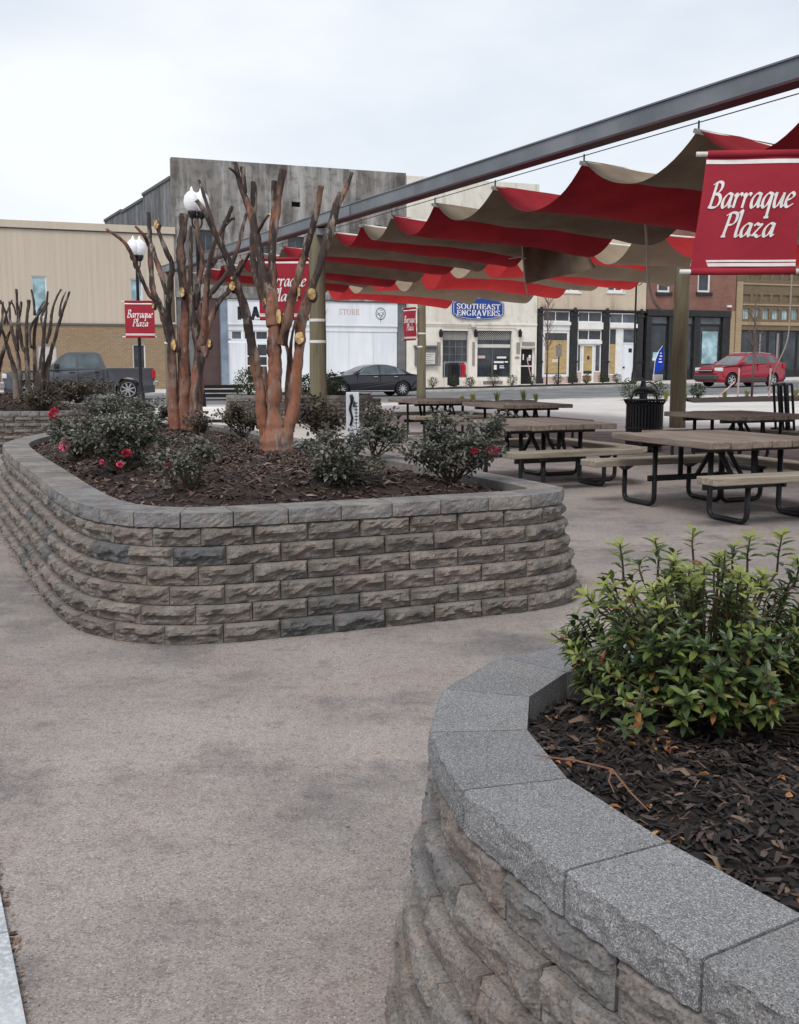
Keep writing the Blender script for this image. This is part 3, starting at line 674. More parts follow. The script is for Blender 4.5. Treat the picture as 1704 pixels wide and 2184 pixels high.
# ---- red brick building with black shopfront
def red_brick():
    r, X, Zf, zb = broot('red_brick_building', 'two storey red brick building with black painted shopfront', 1374.5)
    x1 = X(1563, 760); zl = Zf(1460, 661); zt = Zf(1460, 420)
    ups = [(X(1397), X(1424), Zf(1410,623), Zf(1410,548)), (X(1482), X(1509), Zf(1495,623), Zf(1495,548))]
    wallmesh(.02, x1, zl, zt, ups, .25, 14).build('upper_wall', M['brick_red'], r)
    for h in ups:
        w = window(r, *h, M['white_trim'], M['glass'], .08, .13, trans=(.55,)); MB().box(h[0]-.12, h[1]+.12, -.1, .08, h[2]-.2, h[2]-.003).build('sill', M['black_paint'], w)
    xs = X(1553)
    fbox('pier', M['brick_pale'], r, xs+.003, x1-.004, -.2, zl-.003, -.05, .4)
    fbox('lintel', M['black_paint'], r, .02, xs, zl-.4, zl-.003, -.14, .3)
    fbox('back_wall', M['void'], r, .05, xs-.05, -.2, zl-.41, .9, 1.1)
    for a, c in ((1375,1386),(1423,1440),(1477,1490),(1537,1553)): 
        b = MB(); xa = max(.02, X(a)); b.cbox(xa, X(c), -.1, .2, -.2, zl-.41, .02); b.cbox(xa-.04, X(c)+.04, -.14, .2, -.2, zb+.4, .02); b.build('column', M['black_paint'], r)
    def pz(y): return Zf(1460, y)
    for a, c in ((1386,1423),(1440,1477),(1490,1537)):
        window(r, X(a)+.01, X(c)-.01, pz(692), zl-.42, M['black_paint'], M['glass_grey'], .05, .06, name='transom_window')
        w = window(r, X(a)+.01, X(c)-.01, pz(790), pz(692)-.004, M['black_paint'], M['glass'], .08, .09, name='shop_window')
        fbox('stall_riser', M['black_paint'], r, X(a)+.01, X(c)-.01, -.2, pz(790)-.004, .06, .2)
        if a == 1490: MB().box(X(1492)+.2, X(1530), .07, .079, pz(775), pz(706)).build('blind', M['glass_blue'], w)
        if a == 1386:
            MB().box(X(1393), X(1412), .06, .069, pz(770), pz(751)).build('poster', M['glass_blue'], w); MB().box(X(1392), X(1410), .055, .059, pz(768), pz(763)).build('notice', M['ink_white'], w)
    fbox('security_lamp', M['ink_white'], r, X(1545), X(1553), Zf(1548,655), Zf(1548,651), -.15, -.004)
red_brick()

# ---- ornamental tan brick building at the right edge
def tan_brick():
    r, X, Zf, zb = broot('ornate_brick_building', 'yellow brown ornamental brick building at the right edge', 1563.5)
    x1 = 22.0; zg = Zf(1630, 704); zt = Zf(1630, 430)
    pitch = X(1601)-X(1580); holes = []; relief = []
    for k in range(12):
        xa = X(1580)+k*pitch; xb_ = xa+pitch*.66
        if k < 14: holes.append((xa, xb_, Zf(1620,681), Zf(1620,658)))
        relief.append((xa-.02, xb_+.02, Zf(1620,644), Zf(1620,628))); relief.append((xa, xb_, Zf(1620,596), Zf(1620,581)))
    wallmesh(.02, x1, zg, zt, holes+relief, .18, 14).build('upper_wall', M['brick_yel'], r)
    for h in holes: window(r, *h, M['brick_pale'], M['glass_blue'], .1, .04, mull=(.5,))
    for h in relief: fbox('recessed_panel', M['brick_yel'], r, h[0]-.01, h[1]+.01, h[2]-.01, h[3]+.01, .08, .1)
    for z, h in ((Zf(1630,690), .22), (Zf(1630,650), .1), (Zf(1630,606), .1)): fbox('string_course', M['brick_pale'], r, X(1577), x1, z-h/2, z+h/2, -.06, -.003)
    fbox('corner_pier', M['brick_pale'], r, .02, X(1577), -.2, Zf(1570,600), -.08, -.003)
    fbox('pier', M['brick_pale'], r, .02, X(1577)-.003, -.2, zg-.003, .0, .5)
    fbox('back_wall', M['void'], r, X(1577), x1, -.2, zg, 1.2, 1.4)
    xs = [1578, 1607, 1638, 1668, 1700, 1735, 1770]
    for a, c in zip(xs, xs[1:]):
        window(r, X(a)+.01, X(c)-.01, zb+.5, zg-.004, M['black_paint'], M['glass'], .1, .08, name='shop_window'); fbox('stall_riser', M['black_paint'], r, X(a)+.01, X(c)-.01, -.2, zb+.496, .1, .3)
    # narrow curtain seen through the glass
    for pa, pb in ((1619,1622),(1656,1660)): fbox('curtain', M['plaque'], r, X(pa), X(pb), zb+.5, zg-.2, .06, .09)
tan_brick()
# ================================================================== PLANTERS
def stone_mat(name, tones, blue=.93, speck=1.0, bdist=.006):
    """split-face concrete block: each block its own tone, fine aggregate"""
    m, nt, b = base_mat(name, .92, 0, .2); v = coords(nt, True)
    oi = _n(nt, 'ShaderNodeObjectInfo'); r = _n(nt, 'ShaderNodeValToRGB'); el = r.color_ramp.elements
    while len(el) < len(tones): el.new(.5)
    for i, (p, c) in enumerate(tones): el[i].position = p; el[i].color = (*c, 1)
    nt.links.new(oi.outputs['Random'], r.inputs['Fac']); cl = r.outputs[0]
    cl = mixc(nt, ramp(nt, noise(nt, v, 7, 5, .6), .4, .7), cl, mixc(nt, 1.0, cl, (.55, .53, .52), 'MULTIPLY'))
    cl = mixc(nt, ramp(nt, noise(nt, v, 13, 5, .65), .48, .66), cl, mixc(nt, 1.0, cl, (1.25, 1.12, 1.05), 'MULTIPLY'))
    fine = noise(nt, v, 140, 4, .75)
    cl = mixc(nt, ramp(nt, fine, .5, .66), cl, mixc(nt, 1.0, cl, (.45, .44, .43), 'MULTIPLY'))
    cl = mixc(nt, ramp(nt, fine, .30, .44, (1, 1, 1), (0, 0, 0)), cl, mixc(nt, 1.0, cl, (1.5, 1.48, 1.46), 'MULTIPLY'))
    # lichen and water stain in irregular blotches
    cl = mixc(nt, ramp(nt, noise(nt, v, 3.2, 6, .7), .56, .72), cl, (.13, .12, .10))
    nt.links.new(cl, b.inputs['Base Color']); bump(nt, b, fine, .6, bdist); return m
def cap_near_mat():
    m, nt, b = base_mat('grey_cap_stone', .93, 0, .2); v = coords(nt, True)
    cl = mixc(nt, ramp(nt, noise(nt, v, 5, 5, .6), .35, .7), (.222, .219, .222), (.172, .168, .168))
    cl = mixc(nt, ramp(nt, noise(nt, v, 2.2, 5, .6), .5, .72), cl, (.235, .22, .205))
    vo = _n(nt, 'ShaderNodeTexVoronoi'); vo.inputs['Scale'].default_value = 520; nt.links.new(v, vo.inputs['Vector'])
    sp = _n(nt, 'ShaderNodeSeparateColor'); nt.links.new(vo.outputs['Color'], sp.inputs[0])
    cl = mixc(nt, ramp(nt, sp.outputs[0], .55, 1.0), cl, (.075, .075, .08)); cl = mixc(nt, ramp(nt, sp.outputs[1], .66, 1.0), cl, (.40, .40, .41))
    oi = _n(nt, 'ShaderNodeObjectInfo'); mr = _n(nt, 'ShaderNodeMapRange'); mr.inputs['To Min'].default_value = .82; mr.inputs['To Max'].default_value = 1.16; nt.links.new(oi.outputs['Random'], mr.inputs['Value'])
    h = _n(nt, 'ShaderNodeHueSaturation'); nt.links.new(mr.outputs[0], h.inputs['Value']); nt.links.new(cl, h.inputs['Color']); nt.links.new(h.outputs[0], b.inputs['Base Color'])
    bump(nt, b, noise(nt, v, 210, 4, .8), .9, .004); return m
M['stone'] = stone_mat('split_face_stone', [(0, (.205, .189, .170)), (.25, (.232, .208, .187)), (.5, (.18, .169, .155)), (.72, (.235, .20, .18)), (.9, (.21, .192, .172)), (.955, (.135, .138, .142)), (1, (.14, .143, .147))])
M['stone_near'] = stone_mat('split_face_stone_near', [(0, (.225, .214, .203)), (.3, (.235, .21, .192)), (.6, (.19, .187, .184)), (1, (.24, .208, .188))], bdist=.003)
M['cap_near'] = cap_near_mat()
M['cap'] = stone_mat('cap_stone', [(0, (.245, .235, .225)), (.4, (.20, .197, .197)), (.7, (.265, .24, .22)), (1, (.19, .192, .2))], bdist=.003)
M['chips'] = island_mat('bark_chips', [(0, (.02, .014, .012)), (.35, (.05, .032, .026)), (.7, (.095, .06, .048)), (.93, (.15, .10, .08)), (1, (.24, .17, .13))], .85)
M['chips_near'] = island_mat('dark_bark_chips', [(0, (.009, .008, .008)), (.4, (.02, .016, .015)), (.72, (.042, .031, .027)), (.92, (.085, .06, .05)), (1, (.18, .12, .08))], .8)

def front_disp(u, v, L, H, seed, amp):
    e = min(u, 1-u)*L; side = -.15+1.15*sstep(0, .014, e); top = sstep(-.004, .010, (1-v)*H); bot = .4+.6*sstep(0, .02, v*H)
    vb = .42 + .26*fnoise(u*L*9, seed*3.1, .3) + .08*fnoise(u*L*31, seed*1.7, 5)
    upper = sstep(vb-.06, vb+.05, v)
    d = amp*(.22 + .85*upper*(1-.35*sstep(vb+.1, 1.0, v)))*side*top*bot
    dd, pp = mnoise.voronoi(Vector((u*L*17+seed*7, v*H*30+seed, seed)))[:2]; c0 = pp[0]; hsh = fnoise(c0.x*5.3, c0.y*5.3, seed+.5); d += amp*.75*(hsh + .8*(u*L*17+seed*7-c0.x)*fnoise(c0.x*3.1, c0.y*2.2, 8) + .8*(v*H*30+seed-c0.y)*fnoise(c0.x*1.9, c0.y*4.2, 3))*max(0, side)*min(top, bot)
    d += amp*(.5-1.1*abs(fnoise(u*L*13+seed, v*H*20, seed*2.3)))*side*min(top, bot)*.8 + amp*(.2-.6*abs(fnoise(u*L*45, v*H*50, seed)))*side*.6 + amp*.10*fnoise(u*L*140, v*H*140, seed)*side
    return d
def block_mesh(name, L, H, D, nx, nzz, seed, amp, m, back=.8, smooth=False):
    b = MB(); xs = [i/nx for i in range(nx+1)]; zs = [j/nzz for j in range(nzz+1)]
    for j in zs:
        for u in xs: b.v.append(Vector(((u-.5)*L, -front_disp(u, j, L, H, seed, amp), .002 + j*(H-.004) + (fnoise(u*9, seed, 7)*.0025 if j in (0, 1) else 0))))
    n = nx+1
    for j in range(nzz):
        for i in range(nx): b.f.append((j*n+i, j*n+i+1, (j+1)*n+i+1, (j+1)*n+i))
    o = len(b.v); w = L*back/2
    b.v += [Vector((-w, D, .002)), Vector((w, D, .002)), Vector((w, D, H-.002)), Vector((-w, D, H-.002))]
    b.f.append(tuple([o, o+1] + [i for i in range(n-1, -1, -1)])); b.f.append(tuple([nzz*n+i for i in range(n)] + [o+2, o+3]))
    b.f.append(tuple([j*n for j in range(nzz+1)] + [o+3, o])); b.f.append(tuple([j*n+nx for j in range(nzz, -1, -1)] + [o+1, o+2])); b.f.append((o+1, o, o+3, o+2))
    return b.mesh(name, m, smooth)
def cap_mesh(o0, o1, i1, i0, H, nx, nzz, seed, amp, m, org, smooth=False):
    """cap block on four plan corners: outer o0-o1, inner i1-i0"""
    b = MB(org); d = (o1-o0); L = d.length; nrm = Vector((d.y, -d.x, 0)).normalized()
    if nrm.dot((o0+o1)/2 - (i0+i1)/2) < 0: nrm = -nrm
    n = nx+1
    for j in range(nzz+1):
        for i in range(nx+1):
            u, v = i/nx, j/nzz
            e = min(u, 1-u)*L; k = sstep(0, .02, e)*.8+.2
            q = amp*(.5+.5*math.sin(min(1, v*1.25)*math.pi))*k + amp*(.7-1.7*abs(fnoise(u*L*20+seed, v*H*28, seed)))*k*(.6 if j == nzz else 1) + amp*.5*fnoise(u*L*90, v*H*90, seed)
            z = org.z + .002 + v*(H-.002) - (.003*abs(fnoise(u*L*40, seed, 3)) + .002 if j == nzz else 0)
            b.v.append(o0 + d*u + nrm*q + Vector((0, 0, z)))
    for j in range(nzz):
        for i in range(nx): b.f.append((j*n+i, j*n+i+1, (j+1)*n+i+1, (j+1)*n+i))
    o = len(b.v); zt, zb = Vector((0, 0, org.z+H)), Vector((0, 0, org.z+.002)); ins = nrm*-.008
    # slightly inset top sheet, then back and ends
    b.v += [o0+ins+zt, o1+ins+zt, i1+zt, i0+zt, i1+zb, i0+zb]
    top = [nzz*n+i for i in range(n)]
    b.f.append(tuple(top + [o+1, o])); b.f.append((o, o+1, o+2, o+3)); b.f.append((o+3, o+2, o+4, o+5))
    b.f.append(tuple([j*n for j in range(nzz+1)] + [o, o+3, o+5])); b.f.append(tuple([j*n+nx for j in range(nzz, -1, -1)] + [o+4, o+2, o+1])); b.f.append(tuple([o+5, o+4] + [i for i in range(n-1, -1, -1)]))
    return b.mesh('cap_block', m, smooth)
class Path:
    """plan line walked by arc length, with offsets to its left (inside)"""
    def __init__(s, pts, n=10, inside=None):
        s.p = smooth_line([(x, y, 0) for x, y in pts], n); s.c = [0]
        for a, b in zip(s.p, s.p[1:]): s.c.append(s.c[-1] + (b-a).length)
        s.len = s.c[-1]; s.sg = 1
        if inside:
            q, nn = s.at(s.len*.4), s.nrm(s.len*.4)
            if nn.dot(Vector((*inside, 0))-q) < 0: s.sg = -1
    def at(s, t):
        t = min(max(t, 0), s.len-1e-6); lo, hi = 0, len(s.c)-1
        while hi-lo > 1:
            m = (lo+hi)//2
            if s.c[m] <= t: lo = m
            else: hi = m
        return s.p[lo].lerp(s.p[lo+1], (t-s.c[lo])/(s.c[lo+1]-s.c[lo]))
    def nrm(s, t):
        d = (s.at(t+.06)-s.at(t-.06)).normalized(); return Vector((-d.y, d.x, 0))*s.sg
    def off(s, t, k): return s.at(t) + s.nrm(t)*k
def wall(root, path, z0, courses, H, L, back, meshes, batter, rnd, rng=(0, 1e9), hidden=None, start=.0, gap=.985):
    org = root.location; hid = MB(org)
    for k in range(courses):
        t = start + ((k*.47) % 1.0)*L*-1 - .001; 
        while t < path.len - .05:
            ta, tb = max(t, 0), min(t+L, path.len); t += L
            if tb-ta < .08: continue
            p, q = path.off(ta, k*batter), path.off(tb, k*batter); d = q-p
            if path.sg > 0: p, q, d = p, q, d
            me = rnd.choice(meshes); ang = math.atan2(d.y, d.x); 
            if path.sg < 0: ang += math.pi
            c = (p+q)/2; sx = d.length/.305*gap
            o = link('wall_block', me, root); o.location = Vector((c.x, c.y, z0+k*H)) - org; o.rotation_euler = (rnd.uniform(-.01, .01), rnd.uniform(-.006, .006), ang + rnd.uniform(-.012, .012)); o.scale = (sx, 1, 1)
def inside_poly(x, y, P):
    r = False; n = len(P); j = n-1
    for i in range(n):
        if (P[i][1] > y) != (P[j][1] > y) and x < (P[j][0]-P[i][0])*(y-P[i][1])/(P[j][1]-P[i][1]) + P[i][0]: r = not r
        j = i
    return r
def edge_dist(x, y, P):
    best = 9; q = Vector((x, y))
    for i in range(len(P)):
        a = Vector(P[i]); b = Vector(P[(i+1) % len(P)]); d = b-a; t = max(0, min(1, (q-a).dot(d)/max(d.length_squared, 1e-9))); best = min(best, (q-a-d*t).length)
    return best
def mulch(name, poly, hf, cell, nchip, size, m_bed, m_chip, seed, region=None, keep=None):
    """bark mulch: a bumpy bed with loose chips lying on it, one uncounted mass"""
    rnd = random.Random(seed); xs = [p[0] for p in poly]; ys = [p[1] for p in poly]; b = MB(); idx = {}
    nx, ny = int((max(xs)-min(xs))/cell)+1, int((max(ys)-min(ys))/cell)+1
    def vid(i, j):
        if (i, j) not in idx:
            x, y = min(xs)+i*cell, min(ys)+j*cell; idx[i, j] = len(b.v); b.v.append(Vector((x, y, hf(x, y) + .012*fnoise(x*14, y*14, seed))))
        return idx[i, j]
    for i in range(nx):
        for j in range(ny):
            if inside_poly(min(xs)+(i+.5)*cell, min(ys)+(j+.5)*cell, poly): b.f.append((vid(i, j), vid(i+1, j), vid(i+1, j+1), vid(i, j+1)))
    nb = len(b.f); k = 0; tries = 0
    while k < nchip and tries < nchip*20:
        tries += 1; x, y = rnd.uniform(min(xs), max(xs)), rnd.uniform(min(ys), max(ys))
        if not inside_poly(x, y, poly) or (keep and not keep(x, y)): continue
        k += 1; l = rnd.uniform(*size)*(1.6 if rnd.random() < .12 else 1); w = l*rnd.uniform(.12, .36); a = rnd.uniform(0, 6.283); ca, sa = math.cos(a), math.sin(a)
        z = hf(x, y) + .012*fnoise(x*14, y*14, seed) + rnd.uniform(.002, .012); t1, t2 = rnd.uniform(-.35, .35), rnd.uniform(-.45, .45); bend = rnd.uniform(-.1, .25)*l; c2 = rnd.uniform(.4, 1)
        def pt(u, v, dz=0): return Vector((x+ca*u-sa*v, y+sa*u+ca*v, z+u*t1+v*t2+dz))
        b.add([pt(-l/2, -w*.3), pt(0, -w/2, bend), pt(l/2, -w*.3*c2), pt(l/2*rnd.uniform(.8, 1), w*.4*c2), pt(0, w/2, bend), pt(-l/2*rnd.uniform(.8, 1), w*.3)], [(0, 1, 4, 5), (1, 2, 3, 4)])
    me = b.mesh(name, m_bed); me.materials.append(m_chip)
    me.polygons.foreach_set('material_index', [0]*nb + [1]*(len(b.f)-nb)); me.update()
    return link(name, me, None, 'stuff')

# ---- main planter, in the middle of the plaza
BASE = [(-2.9,14.0),(-3.85,13.3),(-4.12,12.0),(-4.02,10.6),(-3.60,9.45),(-2.71,7.55),(-2.15,6.36),(-1.86,5.83),(-1.62,5.56),(-1.34,5.41),(-1.04,5.40),(-.72,5.50),(-.14,5.75),(.42,6.0),(.80,6.17),(1.02,6.34),(1.13,6.60),(1.06,6.86),(.92,7.2),(.30,8.5),(-.60,10.4),(-1.6,12.5),(-2.0,13.4),(-2.4,13.9),(-2.9,14.0)]
pm_path = Path(BASE, 8, (-1.5, 9))
rnd = random.Random(11)
pl = thing('raised_planter', 'long raised planter of split stone blocks holding two cut back crape myrtles', 'planter', (-1.3, 9.0, 0))
SM = [block_mesh('stone_block', .305, .1, .2, 14, 7, 3.7*i+1, .023, M['stone']) for i in range(12)]
# stretch in view: from the far left corner round the front to the right side
def sub(path, t0, t1, step=.05):
    q = [path.at(t0 + (t1-t0)*i/int((t1-t0)/step)) for i in range(int((t1-t0)/step)+1)]; return [(v.x, v.y) for v in q]
t_vis0 = min(range(len(pm_path.p)), key=lambda i: (pm_path.p[i]-Vector((-4.10, 12.2, 0))).length)
t_vis1 = min(range(len(pm_path.p)), key=lambda i: (pm_path.p[i]-Vector((.55, 8.0, 0))).length)
T0, T1 = pm_path.c[t_vis0], pm_path.c[t_vis1]
vis = Path(sub(pm_path, T0, T1), 2, (-1.5, 9)); hidp = Path(sub(pm_path, T1, pm_path.len), 2, (-1.5, 9)); hid0 = Path(sub(pm_path, 0, T0), 2, (-3, 12))
BAT = .022
wall(pl, vis, 0, 6, .1, .305, .2, SM, BAT, rnd)
def hidden_wall(root, path, name='hidden_courses'):
    b = MB(root.location)
    for k in range(6):
        t = -(k*.47 % 1)*.305
        while t < path.len-.05:
            ta, tb = max(t, 0), min(t+.305, path.len); t += .305
            if tb-ta < .08: continue
            p, q = path.off(ta, k*BAT), path.off(tb, k*BAT); d = q-p; n_ = path.nrm((ta+tb)/2); g = d.normalized()*.003; bl = -n_*.016
            lo, hi = Vector((0, 0, k*.1+.002)), Vector((0, 0, k*.1+.098)); i_ = n_*.2
            b.add([p+g+lo, q-g+lo, q-g+hi, p+g+hi, p+g*6+bl+lo*1.0+Vector((0,0,.02)), q-g*6+bl+lo+Vector((0,0,.02)), q-g*6+bl+hi-Vector((0,0,.012)), p+g*6+bl+hi-Vector((0,0,.012)), p+g+i_+hi, q-g+i_+hi],
                  [(4,5,6,7),(0,1,5,4),(1,2,6,5),(2,3,7,6),(3,0,4,7),(3,2,9,8)])
    b.build(name, M['stone'], root, False, 'stuff')
hidden_wall(pl, hidp); hidden_wall(pl, hid0)
def caps(root, path, z, H, D, over, L, m, nx, nzz, amp, seed, joints=None, smooth=False):
    ts = joints or [i*L for i in range(int(path.len/L)+1)]
    for i, (a, c) in enumerate(zip(ts, ts[1:])):
        g = .0035
        o0, o1 = path.off(a+g, over), path.off(c-g, over); i0, i1 = path.off(a+g, over+D), path.off(c-g, over+D)
        me = cap_mesh(o0, o1, i1, i0, H, nx, nzz, seed+i*1.3, amp, m, Vector((root.location.x, root.location.y, 0)) + Vector((0, 0, z)), smooth)
        o = link('cap_block', me, root); o.location = (0, 0, z - root.location.z)
caps(pl, pm_path, .602, .08, .23, 6*BAT-.038, .305, M['cap'], 12, 5, .008, 3)
INN = [(pm_path.off(t*.15, .25).x, pm_path.off(t*.15, .25).y) for t in range(int(pm_path.len/.15))]
_axis0, _axis1 = Vector((-.1, 6.3)), Vector((-2.9, 12.9))
def h_main(x, y): return .615 + .13*sstep(.05, .8, edge_dist(x, y, INN_L))
INN_L = INN[::2]
mulch('bark_mulch', INN, h_main, .09, 16000, (.025, .07), M['mulch_bed'], M['chips'], 5)

# ---- near planter, lower right
NSH_ = .035
NB = [(1.05,3.02),(.78,3.02),(.50,2.97),(.24,2.86),(.04,2.60),(-.045,2.32),(-.045,2.08),(.01,1.80),(.12,1.55),(.26,1.30),(.42,1.05),(.60,.80),(.80,.55)]
NB = [(x+NSH_, y) for x, y in NB]
near_path = Path(NB, 10, (.8, 2.0))
pn = thing('near_planter', 'curved grey stone block planter in the lower right foreground', 'planter', (.7, 2.0, 0))
NM = [block_mesh('large_stone_block', .305, .1, .2, 44, 20, 5.3*i+2, .0135, M['stone_near'], .8) for i in range(7)]
wall(pn, near_path, 0, 6, .1, .305, .2, NM, .019, random.Random(5), start=.1, gap=.975)
def near_t(x, y): return near_path.c[min(range(len(near_path.p)), key=lambda i: (near_path.p[i]-Vector((x, y, 0))).length)]
jt = [0] + [near_t(p[0]+NSH_, p[1]) for p in ((.42,2.95),(.17,2.79),(-.03,2.5),(-.05,2.16),(.0,1.84),(.15,1.50),(.30,1.24),(.46,.99),(.62,.77))] + [near_path.len]
caps(pn, near_path, .602, .078, .205, 6*.019-.03, .305, M['cap_near'], 44, 12, .0065, 9, jt)
NI = [(near_path.off(t*.08, .25).x, near_path.off(t*.08, .25).y) for t in range(int(near_path.len/.08))] + [(1.6,.7),(1.75,2.0),(1.5,2.75)]
def h_near(x, y): return .612 + .035*sstep(.04, .35, edge_dist(x, y, NI[:-3])) + .012*fnoise(x*4, y*4, 2)
mulch('dark_bark_mulch', NI, h_near, .03, 15000, (.012, .04), M['dark_mulch'], M['chips_near'], 8, keep=lambda x, y: y > .9 and x < 1.35)
# right-hand end of the near planter, outside the picture
b = MB(pn.location)
for k in range(6): b.cbox(1.75, 1.95, .75, 2.8, k*.1+.002, k*.1+.098, .01)
b.cbox(1.72, 1.95, .75, 2.8, .602, .687, .01); b.build('end_wall', M['stone_near'], pn, False, 'stuff')

# ---- planter further back at the left
LB = [(-13,17.4),(-9,17.3),(-6.8,17.25),(-5.8,17.35),(-5.4,17.7),(-5.25,18.6),(-5.6,20.0),(-6.5,22.3),(-9,23)]
lp = Path(LB, 8, (-9, 20)); plf = thing('left_planter', 'low stone block planter at the left edge holding clustered cut back stems', 'planter', (-6.5, 18.8, 0))
lv = Path(sub(lp, lp.c[8]+1.0, lp.c[min(range(len(lp.p)), key=lambda i: (lp.p[i]-Vector((-5.35, 19.1, 0))).length)]), 2, (-9, 20))
wall(plf, lv, 0, 6, .1, .305, .2, SM[:5], BAT, random.Random(3))
caps(plf, lv, .602, .085, .23, 6*BAT-.035, .305, M['cap'], 6, 3, .012, 5)
LI = [(lp.off(t*.2, .25).x, lp.off(t*.2, .25).y) for t in range(int(lp.len/.2))]
def h_left(x, y): return .62 + .26*sstep(.1, 1.3, edge_dist(x, y, LI))
mulch('left_bark_mulch', LI, h_left, .15, 4000, (.04, .1), M['mulch_bed'], M['chips'], 6, keep=lambda x, y: x > -9)

# ---- low stone planter beyond the trees, round the wooden pole
FB = [(-.9,29.8),(-2.0,29.3),(-3.3,28.4),(-4.1,27.6),(-4.45,27.1),(-4.3,26.5),(-3.5,26.2),(-2.2,26.1),(-1.0,26.3),(-.4,27.0)]
fp_ = Path(FB, 8, (-2.2, 27.8)); pf = thing('far_planter', 'small pale stone planter with green shrubs behind the crape myrtles', 'planter', (-2.4, 27.6, 0))
fv = Path(sub(fp_, fp_.c[20], fp_.len), 2, (-2.2, 27.8))
wall(pf, fv, 0, 6, .1, .36, .2, SM[3:8], BAT, random.Random(9)); caps(pf, fv, .602, .09, .25, 6*BAT-.035, .36, M['cap'], 4, 2, .01, 7)
FI = [(fp_.off(t*.2, .25).x, fp_.off(t*.2, .25).y) for t in range(int(fp_.len/.2))]
mulch('far_bark_mulch', FI, lambda x, y: .64+.1*sstep(.1, .8, edge_dist(x, y, FI)), .2, 900, (.05, .12), M['mulch_bed'], M['chips'], 12)

# leaf litter gathered along the foot of the long planter's left side
rn = random.Random(77); b = MB()
for k in range(500):
    t = vis.len*rn.uniform(.05, .52); q = vis.off(t, -abs(rn.gauss(.02, .03))-.012); r_ = rn.uniform(.004, .013); a = rn.uniform(0, 6.28)
    b.add([q+Vector((math.cos(a+i*1.57)*r_*(1 if i % 2 else .5), math.sin(a+i*1.57)*r_*(1 if i % 2 else .5), .004+rn.uniform(0, .008))) for i in range(4)], [(0, 1, 2, 3)])
b.build('leaf_litter', M['crumb'], None, False, 'stuff')
# ================================================================== CRAPE MYRTLES
def bark_mat(name, orange=(.36, .15, .085), tan=(.30, .19, .14), dark=(.055, .04, .036), z0=1.3, z1=2.3, bias=0):
    """smooth peeling bark: orange-brown below with dark flakes, dark grey old bark above"""
    m, nt, b = base_mat(name, .75, 0, .3); v = coords(nt, False, (9, 9, 2.2)); v1 = coords(nt)
    cl = mixc(nt, ramp(nt, noise(nt, v, .9, 5, .6), .38, .62), orange, tan)
    sx = _n(nt, 'ShaderNodeSeparateXYZ'); nt.links.new(v1, sx.inputs[0])
    mr = _n(nt, 'ShaderNodeMapRange'); mr.inputs['From Min'].default_value = z0; mr.inputs['From Max'].default_value = z1; mr.inputs['To Min'].default_value = -.09+bias; mr.inputs['To Max'].default_value = .105+bias
    nt.links.new(sx.outputs['Z'], mr.inputs['Value'])
    ad = _n(nt, 'ShaderNodeMath', operation='ADD'); nt.links.new(noise(nt, v, .55, 6, .62), ad.inputs[0]); nt.links.new(mr.outputs[0], ad.inputs[1])
    cl = mixc(nt, ramp(nt, ad.outputs[0], .50, .58), cl, dark)
    cl = mixc(nt, ramp(nt, noise(nt, v, 1.7, 6, .65), .55, .62), cl, (.24, .195, .165))
    cl = mixc(nt, ramp(nt, noise(nt, v, 6, 4), .58, .68), cl, (.10, .055, .04))
    nt.links.new(cl, b.inputs['Base Color']); bump(nt, b, noise(nt, v, 2.4, 6, .7), .9, .012); return m
M['bark'] = bark_mat('crape_myrtle_bark', (.27, .105, .06), (.215, .125, .09), (.042, .030, .026), .35, 1.3)
M['bark2'] = bark_mat('crape_myrtle_bark_red', (.235, .09, .058), (.205, .125, .095), (.045, .033, .03), z0=.2, z1=1.25)
M['bark_grey'] = bark_mat('grey_stem_bark', (.17, .125, .10), (.21, .175, .15), (.05, .037, .033), .1, 1.0, .03)
M['cut'] = mat('fresh_cut_wood', (.70, .50, .25), (.60, .40, .18), 18, .85, c3=(.50, .33, .16), s3=9)
def stems(root, specs, Y, conv, m, n=10, seed=1, minlab=0):
    """each stem: (name, [(cx, cy, width, dy)], flat_top) traced in a crop and set at its own depth"""
    rnd = random.Random(seed); org = root.location
    for nm, pts, cutcol in specs:
        P = []; W = []
        for cx, cy, w, dy in pts:
            x, y, k = conv(cx, cy); P.append(at(x, y, Y+dy)); W.append(w*k/FPX*(Y+dy)/2*(.95-.14*len(W)/max(1, len(pts)-1)))
        q = smooth_line([(*p,) for p in P], 11); wq = smooth_line([(w, 0, 0) for w in W], 11); b = MB(org)
        rad = [max(.004, w.x*(1+.20*fnoise(p.x*3, p.y*3+seed, p.z*7)+.12*fnoise(p.x*9, seed, p.z*21))) for p, w in zip(q, wq)]
        q = [p + Vector((fnoise(p.z*4, seed, 1), fnoise(p.z*4, seed, 9), 0))*r*.22 for p, r in zip(q, rad)]
        b.tube(q, rad, n+6, True, .02, rnd, .26); o = b.build(nm, m, root, True)
        if cutcol:
            d = (q[-1]-q[-2]).normalized(); c = MB(org); c.tube([q[-1]+d*.0005, q[-1]+d*.004], [rad[-1]*.92, rad[-1]*.85], n); c.build('cut_end', M['cut'] if cutcol == 1 else m, o)
        seed += 1
